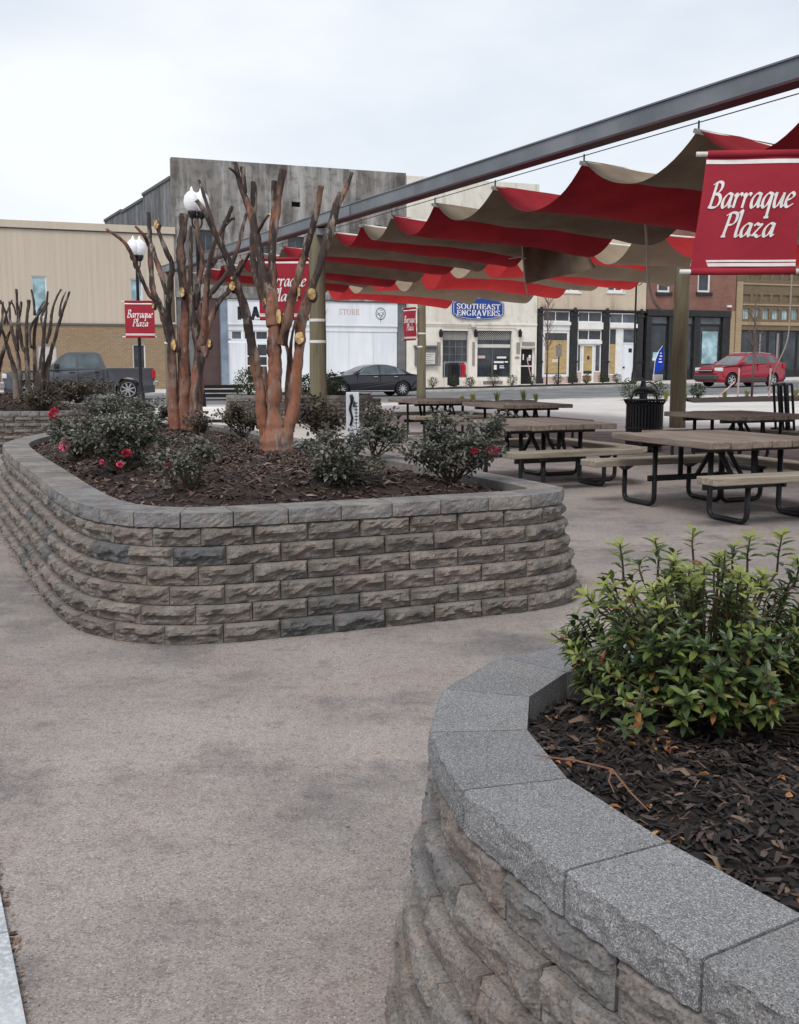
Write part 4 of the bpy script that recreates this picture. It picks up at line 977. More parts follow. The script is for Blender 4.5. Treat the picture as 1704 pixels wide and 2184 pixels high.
def cuts(root, spots, Y, conv, off=.0):
    """pale oval faces where limbs were sawn off, each on a short stub facing the viewer"""
    for cx, cy, rx, rz, dy in spots:
        x, y, k = conv(cx, cy); c = at(x, y, Y+dy); a = rx*k/FPX*Y*.88; h = rz*k/FPX*Y*.88; b = MB(root.location); f = -.05; d = Vector((0, -1, .1)).normalized()
        n = 14; vs = []
        for t, kk in ((.10, 1.3), (.012, 1.14), (-.004, 1.12), (0, 1.0)): vs += [c - d*t + Vector((math.cos(2*math.pi*i/n)*a*kk*(1+.09*math.sin(i*2.1+cx)), .012*math.sin(i*1.1+cx), math.sin(2*math.pi*i/n)*h*kk*(1+.07*math.sin(i*1.7+cy)))) for i in range(n)]
        vs += [c]
        st = MB(root.location).add(vs[:4*n], [(j*n+i, j*n+(i+1) % n, (j+1)*n+(i+1) % n, (j+1)*n+i) for j in range(3) for i in range(n)]); so_ = st.build('sawn_stub', M['bark'], root, True)
        MB(root.location).add([p + d*.001 for p in vs[3*n:4*n]] + [c-d*.004], [(i, (i+1) % n, n) for i in range(n)]).build('cut_face', M['cut'], so_)
def cv2(cx, cy): return 363.9+cx*.32034, 318.4+cy*.32034, .32034
def cv1(cx, cy): return cx*.3417, 318.4+cy*.3417, .3417
def cv3(cx, cy): return cx*.19165, 582.2+cy*.19165, .19165
Y1 = 8.75; p0 = gp(588, 968, .72)
t1 = thing('crape_myrtle', 'front crape myrtle with smooth orange trunks and thick sawn limbs', 'tree', (p0[0], p0[1], .68), 0, 'crape myrtles cut back hard')
stems(t1, [
 ('trunk', [(705,2060,250,0),(705,1990,215,0),(700,1930,185,0),(695,1846,135,0),(690,1650,112,0),(688,1450,105,.0),(690,1280,105,0),(692,1150,95,.02)], 0),
 ('trunk', [(655,2050,130,.04),(640,1930,100,.03),(615,1800,90,.02),(600,1620,82,0),(570,1450,78,-.02),(530,1250,74,-.06),(500,1080,70,-.08),(450,930,62,-.12),(400,780,55,-.16),(340,640,46,-.2),(270,510,40,-.24),(215,400,36,-.28),(172,338,34,-.3)], 1),
 ('trunk', [(740,2050,130,-.02),(765,1930,105,-.02),(800,1800,92,.0),(830,1600,86,.02),(848,1400,80,.03),(860,1250,80,.04),(885,1090,74,.06),(935,940,70,.1),(985,800,60,.14),(1030,655,58,.18),(1070,510,60,.22),(1105,380,66,.25),(1140,300,56,.28)], 0),
 ('limb', [(680,1180,90,.0),(665,1020,84,.05),(630,880,74,.1),(600,740,66,.15),(568,580,62,.2),(535,430,58,.24),(490,300,50,.27),(455,200,40,.29),(428,88,30,.3)], 2),
 ('limb', [(670,1130,62,.06),(640,1030,60,.12),(590,920,56,.18),(560,800,52,.25),(548,680,48,.3),(552,540,46,.34),(556,400,46,.36),(552,218,52,.38)], 2),
 ('limb', [(690,1120,66,.04),(684,960,58,.10),(676,820,56,.14),(676,700,54,.16),(690,560,54,.2),(715,380,52,.24),(730,260,54,.26),(748,138,62,.28)], 2),
 ('limb', [(700,1080,50,.16),(680,900,44,.2),(668,760,40,.24),(672,560,38,.28),(685,400,38,.3),(690,212,40,.32)], 2),
 ('limb', [(742,1300,66,-.04),(775,1140,66,-.08),(815,960,64,-.12),(840,880,56,-.14),(880,740,54,-.16),(925,600,50,-.2),(962,440,48,-.22),(1005,244,50,-.26)], 2),
 ('branch', [(1120,340,40,.27),(1160,270,38,.32),(1185,220,34,.35),(1206,158,32,.38)], 2),
 ('branch', [(495,290,34,.27),(487,200,34,.26),(476,118,36,.26)], 2),
 ('branch', [(452,190,20,.28),(425,150,18,.24),(390,124,14,.2)], 2),
 ('branch', [(575,560,24,.2),(610,500,24,.12),(640,450,20,.06),(660,432,18,.02)], 1),
 ('branch', [(430,850,30,-.12),(460,810,26,-.2),(500,740,22,-.26),(525,690,20,-.3)], 2),
 ('branch', [(330,640,26,-.2),(280,500,26,-.1),(245,380,26,-.02),(215,280,26,.04),(190,208,22,.08)], 2),
 ('branch', [(745,1280,46,.1),(770,1160,40,.16),(800,1060,36,.2),(830,900,40,.24)], 2),
 ('sucker', [(780,1900,40,.25),(775,1600,34,.28),(790,1400,30,.3),(770,1280,26,.32),(800,1150,22,.34)], 2),
 ('sucker', [(812,1880,30,.3),(805,1500,26,.32),(800,1300,24,.33),(830,1140,18,.36)], 2),
 ('sucker', [(660,1880,60,.22),(640,1650,50,.24),(625,1450,36,.26)], 2),
 ], Y1, cv2, M['bark'], 12, 3)
cuts(t1, [(940,962,32,42,.03),(858,1254,34,46,-.04),(720,1112,19,54,-.08),(853,948,10,34,-.16),(410,908,22,32,-.17),(410,856,12,12,-.18),(626,1012,11,26,.02)], Y1, cv2)
Y2 = 11.6; p0 = at(398, 905, Y2)
t2 = thing('crape_myrtle', 'rear crape myrtle with three reddish trunks and dark upper limbs', 'tree', (p0.x, p0.y, .68), 0, 'crape myrtles cut back hard')
stems(t2, [
 ('trunk', [(1100,1800,90,0),(1085,1650,76,0),(1080,1500,66,0),(1072,1320,58,-.02),(1066,1180,52,-.04),(1035,1050,46,-.1),(978,950,36,-.16),(930,900,32,-.2),(880,800,30,-.26),(842,700,27,-.3),(775,580,24,-.36),(664,497,16,-.42)], 2),
 ('trunk', [(1150,1800,110,.05),(1150,1650,100,.05),(1152,1480,92,.06),(1146,1280,80,.06),(1148,1120,66,.08),(1158,960,58,.1),(1140,820,60,.12),(1128,660,62,.14),(1140,520,60,.16),(1150,405,62,.18)], 2),
 ('trunk', [(1215,1800,100,-.05),(1222,1650,84,-.05),(1235,1450,78,-.04),(1242,1260,68,-.02),(1216,1110,54,0),(1200,1000,44,.02),(1190,850,38,.04),(1190,700,34,.06),(1194,480,24,.08)], 2),
 ('limb', [(1060,1200,44,0),(1010,1010,40,.1),(965,900,38,.16),(946,800,36,.2),(940,650,34,.24),(932,500,30,.28),(928,395,30,.3)], 2),
 ('limb', [(1075,1180,44,.02),(1050,1030,42,-.04),(1060,900,40,-.1),(1072,720,36,-.16),(1042,640,32,-.2),(1000,540,28,-.24),(968,448,26,-.28)], 1),
 ('branch', [(930,600,24,.26),(900,540,22,.2),(845,480,17,.14)], 2),
 ('branch', [(1040,900,26,-.1),(1010,800,32,-.04),(985,720,36,.0),(960,640,34,.05),(935,560,26,.1)], 2),
 ('limb', [(1250,1250,54,-.04),(1272,1150,48,-.1),(1282,1000,44,-.16),(1290,880,40,-.2),(1305,740,36,-.22),(1335,600,32,-.26),(1392,490,30,-.3),(1450,355,28,-.34)], 2),
 ('limb', [(1262,1220,46,.0),(1310,1080,44,.06),(1360,960,40,.1),(1420,890,34,.14),(1446,850,30,.16)], 1),
 ('limb', [(1235,1100,40,.06),(1270,950,38,.12),(1340,870,36,.16),(1420,770,32,.2),(1470,660,30,.24),(1505,540,28,.28),(1535,400,26,.3)], 2),
 ('branch', [(1300,740,30,-.2),(1350,690,28,-.14),(1390,540,26,-.08),(1398,450,24,-.02)], 2),
 ('branch', [(1410,470,20,-.32),(1440,440,16,-.28),(1462,430,14,-.24)], 2),
 ('branch', [(1420,880,30,.14),(1480,790,28,.1),(1530,700,24,.06),(1555,650,20,.04)], 2),
 ('limb', [(1210,1000,40,.1),(1240,830,36,.14),(1262,700,34,.18),(1240,560,30,.2),(1225,440,28,.24)], 2),
 ('branch', [(1270,1230,44,-.08),(1285,1290,30,-.1),(1306,1200,26,-.12)], 1),
 ], Y2, cv1, M['bark2'], 10, 40)
cuts(t2, [(1137,890,14,34,-.05),(1300,900,13,22,-.12),(1084,1220,16,36,-.1),(1306,1210,12,28,-.2),(976,466,15,28,-.3),(955,975,8,18,-.2)], Y2, cv1)
def small_myrtle(label, dx, dY, mir, seed):
    Y = 18.3+dY; bp = at(58+dx, 853, Y); r = thing('crape_myrtle', label, 'tree', (bp.x, bp.y, h_left(bp.x, bp.y)-.02), 0, 'crape myrtles cut back hard')
    def cv(cx, cy): x = (300-(cx-300)) if mir else cx; return x*.19165+dx, 582.2+cy*.19165, .19165
    stems(r, [
     ('trunk', [(190,1430,80,0),(178,1200,66,0),(140,1000,56,-.1),(92,850,48,-.2),(50,700,36,-.3),(0,590,28,-.4)], 2),
     ('trunk', [(225,1420,70,.2),(215,1100,56,.2),(190,860,48,.25),(140,660,40,.3),(112,500,34,.35),(106,318,26,.4)], 2),
     ('limb', [(195,860,40,.2),(196,650,40,.15),(205,480,40,.1),(190,330,38,.05),(184,178,38,0)], 2),
     ('trunk', [(330,1430,80,-.1),(312,1150,60,-.1),(298,920,52,-.12),(250,820,46,-.16),(228,690,42,-.2),(216,500,38,-.24),(238,318,38,-.28)], 2),
     ('limb', [(305,920,50,-.05),(296,700,42,0),(300,520,40,.05),(325,300,44,.1)], 2),
     ('trunk', [(405,1420,70,.15),(395,1150,52,.15),(386,900,44,.2),(384,680,40,.25),(430,440,34,.3),(470,350,30,.35),(505,310,26,.4)], 1),
     ('trunk', [(440,1440,90,-.15),(462,1100,76,-.15),(482,850,54,-.2),(492,650,44,-.25),(514,450,36,-.3),(532,205,28,-.35)], 2),
     ('trunk', [(490,1420,80,0),(540,1000,58,-.05),(612,730,46,-.1),(660,560,40,-.15),(700,420,36,-.2),(776,208,30,-.25)], 2),
     ('limb', [(515,780,44,.05),(562,620,38,.1),(580,440,34,.15),(620,300,30,.2),(682,180,28,.25)], 2),
     ('branch', [(668,480,28,-.1),(682,330,24,-.05),(732,210,22,0)], 2),
     ('branch', [(385,470,30,.3),(378,320,28,.32),(352,182,26,.35)], 2),
     ('branch', [(90,560,28,-.2),(60,430,26,-.25),(5,300,22,-.3)], 2),
     ('branch', [(360,830,34,.1),(330,760,36,.14),(345,600,34,.18),(440,450,30,.22),(520,330,26,.26)], 2),
     ('branch', [(180,470,24,.1),(160,380,22,.06),(128,318,20,.02)], 2),
     ('branch', [(490,640,32,-.2),(460,500,28,-.1),(500,400,26,-.05),(540,330,22,0)], 1),
    ], Y, cv, M['bark_grey'], 8, seed)
small_myrtle('bare grey crape myrtle clump with many dark cut tips at left', 0, 0, False, 70)
small_myrtle('dark cut back crape myrtle clump cropped by the left edge', -88, 1.2, True, 120)

# ================================================================== SHRUBS
M['rose_leaf'] = island_mat('rose_leaves', [(0, (.036, .044, .031)), (.3, (.075, .084, .063)), (.62, (.14, .146, .118)), (.88, (.22, .22, .185)), (.95, (.18, .10, .075)), (1, (.27, .23, .20))], .45, .5, .15)
M['rose_brown'] = island_mat('brownish_rose_leaves', [(0, (.035, .036, .024)), (.35, (.07, .062, .042)), (.7, (.12, .095, .068)), (.9, (.17, .125, .09)), (1, (.23, .19, .15))], .55, .4, .15)
M['stem'] = mat('shrub_stems', (.085, .045, .03), (.06, .05, .03), 20, .8)
M['pink'] = island_mat('pink_petals', [(0, (.70, .045, .16)), (.6, (.86, .10, .25)), (1, (.9, .28, .38))], .6, .3, .3)
M['redp'] = island_mat('dull_red_petals', [(0, (.35, .02, .035)), (1, (.6, .08, .12))], .6, .3, .3)
def leaf_pts(c, d, up, l, w, fold=.25, droop=.15):
    d = d.normalized(); s = d.cross(up)
    if s.length < 1e-3: s = d.cross(Vector((1, 0, .3)))
    s.normalize(); n = s.cross(d)
    return [c, c+d*l*.35+s*w*.5+n*w*fold, c+d*l*.72+s*w*.4+n*(w*fold*.8-l*droop*.4), c+d*l-n*l*droop, c+d*l*.72-s*w*.4+n*(w*fold*.8-l*droop*.4), c+d*l*.35-s*w*.5+n*w*fold, c+d*l*.5-n*l*droop*.15]
LF = [(0, 1, 6), (1, 2, 6), (2, 3, 6), (3, 4, 6), (4, 5, 6), (5, 0, 6)]
LF2 = [(0, 1, 2, 3), (0, 3, 4, 5)]
def blossom(root, c, r, m, seed, name='blossom'):
    rnd = random.Random(seed); b = MB(root.location)
    for k in range(26):
        d = Vector((rnd.gauss(0, 1), rnd.gauss(0, 1)-.5, rnd.gauss(.4, .8))).normalized()
        up = Vector((rnd.gauss(0, 1), rnd.gauss(0, 1), rnd.gauss(0, 1))); q = leaf_pts(c + d*r*.25, d, up, r*rnd.uniform(.6, .9), r*1.0, .35, -.2); b.add(q[:6], LF2)
    b.build(name, m, root, False)
def rose(label, px, py, z, rx, h, nl, seed, m='rose_leaf', cat='shrub', leaf=.034, base=None, low=.0, flowers=()):
    rnd = random.Random(seed)
    x, y = base or gp(px, py, z); r = thing('rose_bush', label, cat, (x, y, z-.03), 0, 'low rose bushes in the planters'); org = Vector((x, y, z-.03)); b = MB(org); lf = MB(org)
    tips = []
    nb = max(9, int(14*rx/.3))
    for k in range(nb):
        a = rnd.uniform(0, 6.283); rr = rx*math.sqrt(rnd.random()); top = h*rnd.uniform(.55, 1.0)*(1-.35*(rr/rx)**2)
        tip = org + Vector((math.cos(a)*rr, math.sin(a)*rr, top)); mid = org.lerp(tip, .5) + Vector((rnd.uniform(-.05, .05), rnd.uniform(-.05, .05), .05*h))
        st = org + Vector((rnd.uniform(-.03, .03), rnd.uniform(-.03, .03), 0)); pts = smooth_line([st, mid, tip], 4); b.tube(pts, [.007, .0065, .006, .0055, .005, .004, .0035, .003, .002], 4, False); tips.append(pts)
        for j in range(4):
            t = rnd.randint(3, 7); q = pts[t]; e = q + Vector((rnd.uniform(-1, 1), rnd.uniform(-1, 1), rnd.uniform(.1, .9))).normalized()*rx*rnd.uniform(.25, .5)
            b.tube([q, (q+e)/2+Vector((0, 0, .01)), e], [.003, .0025, .0018], 3, False); tips.append([q, (q*2+e)/3, (q+e*2)/3, e])
    for k in range(nl):
        pts = rnd.choice(tips); t = 1-rnd.random()**1.6*.75; i = min(len(pts)-2, int(t*(len(pts)-1))); q = pts[i].lerp(pts[i+1], rnd.random())
        if q.z - org.z < h*low and rnd.random() < .85: continue
        d = Vector((rnd.gauss(0, 1), rnd.gauss(0, 1), rnd.gauss(.15, .55))).normalized(); s = leaf*rnd.uniform(.6, 1.25)
        c = q + d*rnd.uniform(.003, .045)
        lf.add(leaf_pts(c, d, Vector((rnd.gauss(0, .35), rnd.gauss(0, .35), 1)), s, s*.62, .18, rnd.uniform(.05, .35))[:6], LF2)
    b.build('stems', M['stem'], r, False, 'stuff'); lf.build('foliage', M[m], r, False, 'stuff')
    for fx, fy, dY, fr, fm in flowers: blossom(r, at(fx, fy, y+dY), fr, M[fm], seed+int(fx))
    return r
rose('small rose bush on a bare stalk at the planter front centre', 405, 1058, .66, .21, .46, 1300, 1, low=.42, flowers=[(363,992,-.12,.022,'redp')])
rose('compact rose bush in front of the white marker board', 716, 1048, .66, .28, .45, 2300, 2, low=.2)
rose('broad rose bush at the right corner of the long planter', 962, 1028, .68, .38, .50, 3900, 3, flowers=[(1049,960,-.05,.048,'pink'),(1012,962,-.3,.024,'redp')])
rose('dark rose bush right of the white marker board', 800, 968, .72, .25, .43, 2100, 4)
rose('spreading rose bush with red blooms at the planter left', 262, 1000, .70, .42, .41, 4000, 5, flowers=[(270,966,-.38,.036,'redp'),(256,990,-.4,.026,'pink'),(217,985,-.4,.02,'pink')])
rose('dense rose bush with one bright pink bloom at left', 165, 968, .70, .36, .40, 3400, 6, flowers=[(138,950,-.42,.05,'pink'),(116,880,-.1,.045,'redp'),(112,893,-.12,.03,'redp')])
rose('rose bush seen between the two crape myrtle trunks', 520, 928, .74, .27, .40, 1700, 7, 'rose_brown')
rose('reddish rose bush just right of the front trunk', 690, 935, .74, .36, .42, 2400, 8, 'rose_brown')
rose('rose bush left of the rear crape myrtle trunk', 318, 912, .74, .34, .40, 2300, 9)
rose('low rose bush behind the spreading left bush', 240, 900, .74, .48, .36, 2800, 10)
rose('sparse low rose bush at the foot of the rear trunk', 425, 925, .73, .22, .28, 500, 15, 'rose_brown')
rose('brownish rose bush beyond the left planter near the truck', 150, 868, .82, .66, .36, 3000, 11, 'rose_brown', leaf=.05, base=(-5.55, 18.4))
rose('brown twiggy rose bush at the foot of the left stem clump', 106, 868, .74, .42, .30, 1500, 12, 'rose_brown', leaf=.05, base=(-5.95, 17.85))
rose('green leafed shrub cropped at the left edge', 5, 850, .82, .45, .55, 1100, 13, base=(-8.0, 19.6), leaf=.055)

# ---- azalea in the near planter: whorls of long leaves on fine shoots
M['az_leaf'] = island_mat('azalea_leaves', [(0, (.022, .042, .014)), (.35, (.05, .082, .022)), (.7, (.10, .145, .034)), (.96, (.18, .22, .048)), (1, (.30, .08, .03))], .4, .5, .22)
def leafcol(name, c): 
    m = mat(name, c, tuple(x*.75 for x in c), 30, .4, 0, .5); nt = m.node_tree; bs = nt.nodes['Principled BSDF']; t = _n(nt, 'ShaderNodeBsdfTranslucent'); t.inputs['Color'].default_value = (*c, 1); ms = _n(nt, 'ShaderNodeMixShader'); ms.inputs[0].default_value = .3
    nt.links.new(bs.outputs[0], ms.inputs[1]); nt.links.new(t.outputs[0], ms.inputs[2]); nt.links.new(ms.outputs[0], nt.nodes['Material Output'].inputs['Surface']); return m
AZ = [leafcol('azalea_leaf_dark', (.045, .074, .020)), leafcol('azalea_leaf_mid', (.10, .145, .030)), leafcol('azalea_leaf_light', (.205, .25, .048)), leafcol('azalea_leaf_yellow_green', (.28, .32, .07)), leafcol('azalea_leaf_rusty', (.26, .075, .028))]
def az_mesh(i):
    rn_ = random.Random(i); b = MB(); b.add(leaf_pts(Vector((0, 0, 0)), Vector((0, 1, 0)), Vector((0, 0, 1)), 1.0, .36+.05*(i % 2), .20, .10+.08*(i % 3)), LF); return b
AZM = [[az_mesh(j).mesh('azalea_leaf', m) for j in range(2)] for m in AZ]
M['az_stem'] = mat('azalea_stems', (.075, .06, .028), (.05, .035, .02), 20, .8)
def azalea():
    rnd = random.Random(21); bx, by = .70, 2.36; bz = .635; org = Vector((bx, by, bz))
    r = thing('azalea_bush', 'leafy green azalea bush in the near planter', 'shrub', org); b = MB(org); leaves = []
    def shoot(p, d, L, nlf, light, size):
        q = p + d*L; b.tube([p, p.lerp(q, .5)+Vector((rnd.uniform(-.006, .006), rnd.uniform(-.006, .006), .004)), q], [.0028, .0023, .0016], 4, False)
        ref = d.cross(Vector((.3, .2, 1))).normalized(); o2 = d.cross(ref)
        for k in range(nlf):
            t = 1 - (k/nlf)**1.3*.75; a = k*2.4+rnd.uniform(-.3, .3); out = ref*math.cos(a)+o2*math.sin(a); tilt = rnd.uniform(.25, .6) if k < 5 else rnd.uniform(-.15, .35)
            ld = (out*1.0 + d*(tilt+.35) + Vector((0, 0, -.1))).normalized(); up = (d*1.0 + Vector((0, 0, .6)) + Vector((rnd.gauss(0, .15), rnd.gauss(0, .15), 0))).normalized()
            s = size*rnd.uniform(.75, 1.15)*(.8 if k < 3 else 1)
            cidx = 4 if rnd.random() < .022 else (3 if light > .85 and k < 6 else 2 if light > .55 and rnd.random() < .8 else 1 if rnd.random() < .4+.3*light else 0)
            leaves.append((p.lerp(q, t), ld, up, s, cidx))
    NSH = 460
    for k in range(NSH):
        a = rnd.uniform(0, 6.283); el = math.asin(rnd.uniform(-.12, 1)**1 if rnd.random() < .9 else .2); rr = 1-.55*rnd.random()**1.6
        lump = .84 + .48*fnoise(math.cos(a)*1.7, math.sin(a)*1.7, el*1.6+4)
        dv = Vector((math.cos(a)*math.cos(el)*.345, math.sin(a)*math.cos(el)*.32, math.sin(el)*.305+.03))*rr*lump; p = org + Vector((0, 0, .04)) + dv; b.tube([org+Vector((dv.x*.15, dv.y*.15, .03)), org+dv*.55+Vector((0, 0, .02)), p], [.0022, .0018, .0015], 3, False)
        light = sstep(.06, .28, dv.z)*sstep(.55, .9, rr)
        d = (dv.normalized()*.75 + Vector((0, 0, .65))).normalized(); shoot(p, d, rnd.uniform(.04, .075), rnd.randint(8, 12), light, rnd.uniform(.030, .044))
    # long upright shoots that stand out of the crown
    for px, py, Y, px2, py2 in ((1335,1290,2.30,1322,1160),(1405,1280,2.32,1397,1152),(1590,1260,2.34,1600,1145),(1650,1270,2.30,1668,1140),(1300,1330,2.22,1250,1268),(1530,1270,2.30,1535,1190),(1480,1300,2.25,1470,1215),(1340,1320,2.2,1290,1245),(1440,1270,2.38,1436,1195),(1560,1250,2.42,1566,1165),(1690,1280,2.36,1700,1190),(1620,1290,2.2,1628,1225),(1370,1330,2.16,1345,1262)):
        p, q = at(px, py, Y), at(px2, py2, Y-.02); shoot(p.lerp(q, .35), (q-p).normalized(), (q-p).length*.65, 15, .97, .036); b.tube([org+Vector((0,0,.1)), p.lerp(q, .4)], [.004, .003], 4, False)
    # stray low shoots on the left
    for px, py, Y, px2, py2, li in ((1290,1440,2.30,1175,1350,.95),(1310,1420,2.28,1225,1395,.9),(1380,1480,2.2,1290,1430,.6),(1400,1500,2.12,1330,1490,.6),(1360,1570,1.98,1330,1545,.5)):
        p, q = at(px, py, Y), at(px2, py2, Y-.03); d = (q-p).normalized(); shoot(p, d, (q-p).length, 9, li, .032); b.tube([p-d*.12, p], [.003, .0028], 4, False)
    for k in range(14):
        a = rnd.uniform(0, 6.283); e = org + Vector((math.cos(a)*.22, math.sin(a)*.22, rnd.uniform(.12, .3))); b.tube([org+Vector((rnd.uniform(-.03, .03), rnd.uniform(-.03, .03), -.02)), org.lerp(e, .5)+Vector((0, 0, .03)), e], [.007, .005, .0025], 5, False)
    b.build('stems', M['az_stem'], r, False, 'stuff')
    camp = Vector((0, 0, CAMH)); leaves.sort(key=lambda l: (l[0]-camp).length - .6*l[0].z - .15*(l[4] == 3)); rest = MB(org)
    for i, (p, d, up, s, ci) in enumerate(leaves):
        sdv = d.cross(up); 
        if sdv.length < 1e-3: sdv = Vector((1, 0, 0))
        sdv.normalize(); n_ = sdv.cross(d)
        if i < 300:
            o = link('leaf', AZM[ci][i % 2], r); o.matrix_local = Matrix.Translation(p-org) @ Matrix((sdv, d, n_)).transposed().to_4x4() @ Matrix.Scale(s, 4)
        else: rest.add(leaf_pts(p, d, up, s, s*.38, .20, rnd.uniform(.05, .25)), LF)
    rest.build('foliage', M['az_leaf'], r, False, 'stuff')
azalea()
# fallen leaves and a twig on the near mulch
M['dead_leaf'] = island_mat('dead_leaves', [(0, (.20, .075, .03)), (.5, (.34, .16, .06)), (1, (.42, .24, .10))], .7)
rn = random.Random(31); b = MB()
for k in range(46):
    x, y = (rn.uniform(.33, .62), rn.uniform(2.05, 2.5)) if k < 30 else (rn.uniform(.4, 1.0), rn.uniform(1.4, 2.0)); a = rn.uniform(0, 6.28)
    b.add(leaf_pts(Vector((x, y, h_near(x, y)+.014)), Vector((math.cos(a), math.sin(a), rn.uniform(-.1, .4))), Vector((rn.gauss(0, .3), rn.gauss(0, .3), 1)), rn.uniform(.015, .032), .011, .3, .3)[:6], LF2)
b.build('fallen_leaves', M['dead_leaf'], None, False, 'stuff')
M['twig'] = plain('dry_twig', (.22, .10, .06), .8)
q = lambda px, py, dz=0: Vector((*gp(px, py, .655+dz), .655+dz))
b = MB(q(1310, 1640)); b.tube([q(1140, 1610, .035), q(1230, 1622, .02), q(1305, 1640, .015), q(1345, 1690, .008), q(1385, 1730)], [.0014, .0017, .002, .0018, .0012], 5); tw = b.build('fallen_twig', M['twig']); tw.location = b.o
MB(b.o).tube([q(1305, 1640, .015), q(1298, 1665, .01), q(1310, 1690)], [.0017, .0014, .001], 5).build('side_twig', M['twig'], tw); tag(tw, 'thin forked reddish twig lying across the near mulch', 'twig')
# ================================================================== SHADE STRUCTURE
M['pole'] = mat('weathered_timber_pole', (.19, .152, .10), (.115, .092, .062), 1.2, .85, stretch=(9, 9, .8), bmp=.6, bscale=14, c3=(.16, .152, .098), s3=1.4, lo3=.45, hi3=.6)
M['steel'] = mat('grey_painted_steel', (.145, .165, .185), (.12, .135, .15), 1.5, .5, .1, .4, c3=(.2, .215, .23), s3=.8)
M['steel_shaded'] = mat('canopy_red_flange', (.075, .035, .045), (.055, .03, .038), 2, .6)  # grey steel coloured with the canopy's red reflection and underside shade
M['pvc'] = mat('white_pipe', (.74, .72, .69), (.6, .58, .55), 4, .5)
M['cable'] = plain('steel_cable', (.16, .16, .17), .5, .5)
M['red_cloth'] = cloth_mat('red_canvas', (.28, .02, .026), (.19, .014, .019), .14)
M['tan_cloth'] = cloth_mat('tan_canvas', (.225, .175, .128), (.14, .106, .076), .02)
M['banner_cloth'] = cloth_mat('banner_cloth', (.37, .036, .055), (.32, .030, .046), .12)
M['red_lit'] = cloth_mat('lit_red_canvas', (.50, .042, .042), (.40, .03, .034), .50)  # far bay: same red canvas, brighter light put into colour and translucency
M['tan_lit'] = cloth_mat('lit_tan_canvas', (.32, .25, .18), (.25, .19, .135), .18)  # far bay: same tan canvas, lightened likewise for the light there
M['rope'] = plain('frayed_rope', (.42, .38, .34), .9)
NPO, APO, DPO = Vector((4.55, 10.4, 0)), Vector((-1.75, 23.0, 0)), Vector((-7.25, 34.0, 0))
CPO, BPO = Vector((6.42, 24.6, 0)), Vector((.85, 41.5, 0))
UB = (APO-NPO).normalized(); NB_ = Vector((UB.y, -UB.x, 0))
if NB_.x < 0: NB_ = -NB_
def pole(label, p, z1, r0, r1, extra=()):
    r = thing('timber_pole', label, 'post', p, 0, 'timber poles of the shade structure'); b = MB()
    n = 9; b.tube([(fnoise(k*.7, p.x, 1)*.02, fnoise(k*.7, p.y, 4)*.02, -.1+(z1+.1)*k/n) for k in range(n+1)], [r0+(r1-r0)*k/n for k in range(n+1)], 18); b.build('shaft', M['pole'], r, True)
    for z, m in extra:
        k = r0+(r1-r0)*z/z1+.006; MB().lathe((0, 0, z), [(k, 0), (k+.004, .01), (k+.004, .05), (k, .06)], 18).build('steel_band', M[m], r)
    return r
pole('thick timber pole standing behind the front crape myrtle', APO, 4.28, .19, .165, ((1.9, 'pvc'), (2.35, 'pvc')))
pole('thick timber pole behind the trash can at right', CPO, 4.0, .185, .165)
pole('slim far timber pole beside the black sedan', BPO, 4.0, .18, .16, ((2.6, 'pvc'), (2.1, 'pvc')))
pole('far timber pole behind the rear crape myrtle', DPO, 4.28, .19, .165, ((2.1, 'pvc'), (2.7, 'pvc')))
pole('timber pole under the near end of the steel beam', NPO, 4.28, .17, .16)
# grey beam over three poles
bz0, bz1 = 4.32, 4.53
bm_r = thing('steel_beam', 'long grey steel beam running over the shade canopy', 'beam', (APO.x, APO.y, bz0)); org = bm_r.location
st, en = NPO - UB*.35, DPO + UB*.9; mid_ = APO + UB*(-1.6)
def beamseg(a, c, nm):
    b = MB(org); z = Vector((0, 0, (bz0+bz1)/2)); b.bar(a+z, c+z, .13, bz1-bz0, (0, 0, 1)); b.build(nm, M['steel'], bm_r)
    f = MB(org); f.bar(a+Vector((0, 0, bz0-.018)), c+Vector((0, 0, bz0-.018)), .24, .03, (0, 0, 1)); f.build('lower_flange', M['steel_shaded'], bm_r)
    f = MB(org); f.bar(a+Vector((0, 0, bz1+.012)), c+Vector((0, 0, bz1+.012)), .17, .02, (0, 0, 1)); f.build('upper_flange', M['steel'], bm_r)
beamseg(st, mid_-UB*.01, 'beam_length'); beamseg(mid_+UB*.01, en, 'beam_length')
b = MB(org); b.bar(mid_-UB*.3+Vector((0, 0, 4.41)), mid_+UB*.3+Vector((0, 0, 4.41)), .17, .2); b.build('splice_plate', M['steel'], bm_r)
b = MB(org); b.bar(st-UB*.3+Vector((0, 0, 4.40)), st+UB*.22+Vector((0, 0, 4.40)), .2, .42); b.build('end_bracket', M['steel'], bm_r)
b = MB(org); b.bar(APO-UB*.25+Vector((0, 0, 4.13)), APO-UB*.25+Vector((0, 0, 4.26)), .2, .2, (1, 0, 0))
b.build('saddle', M['steel'], bm_r)
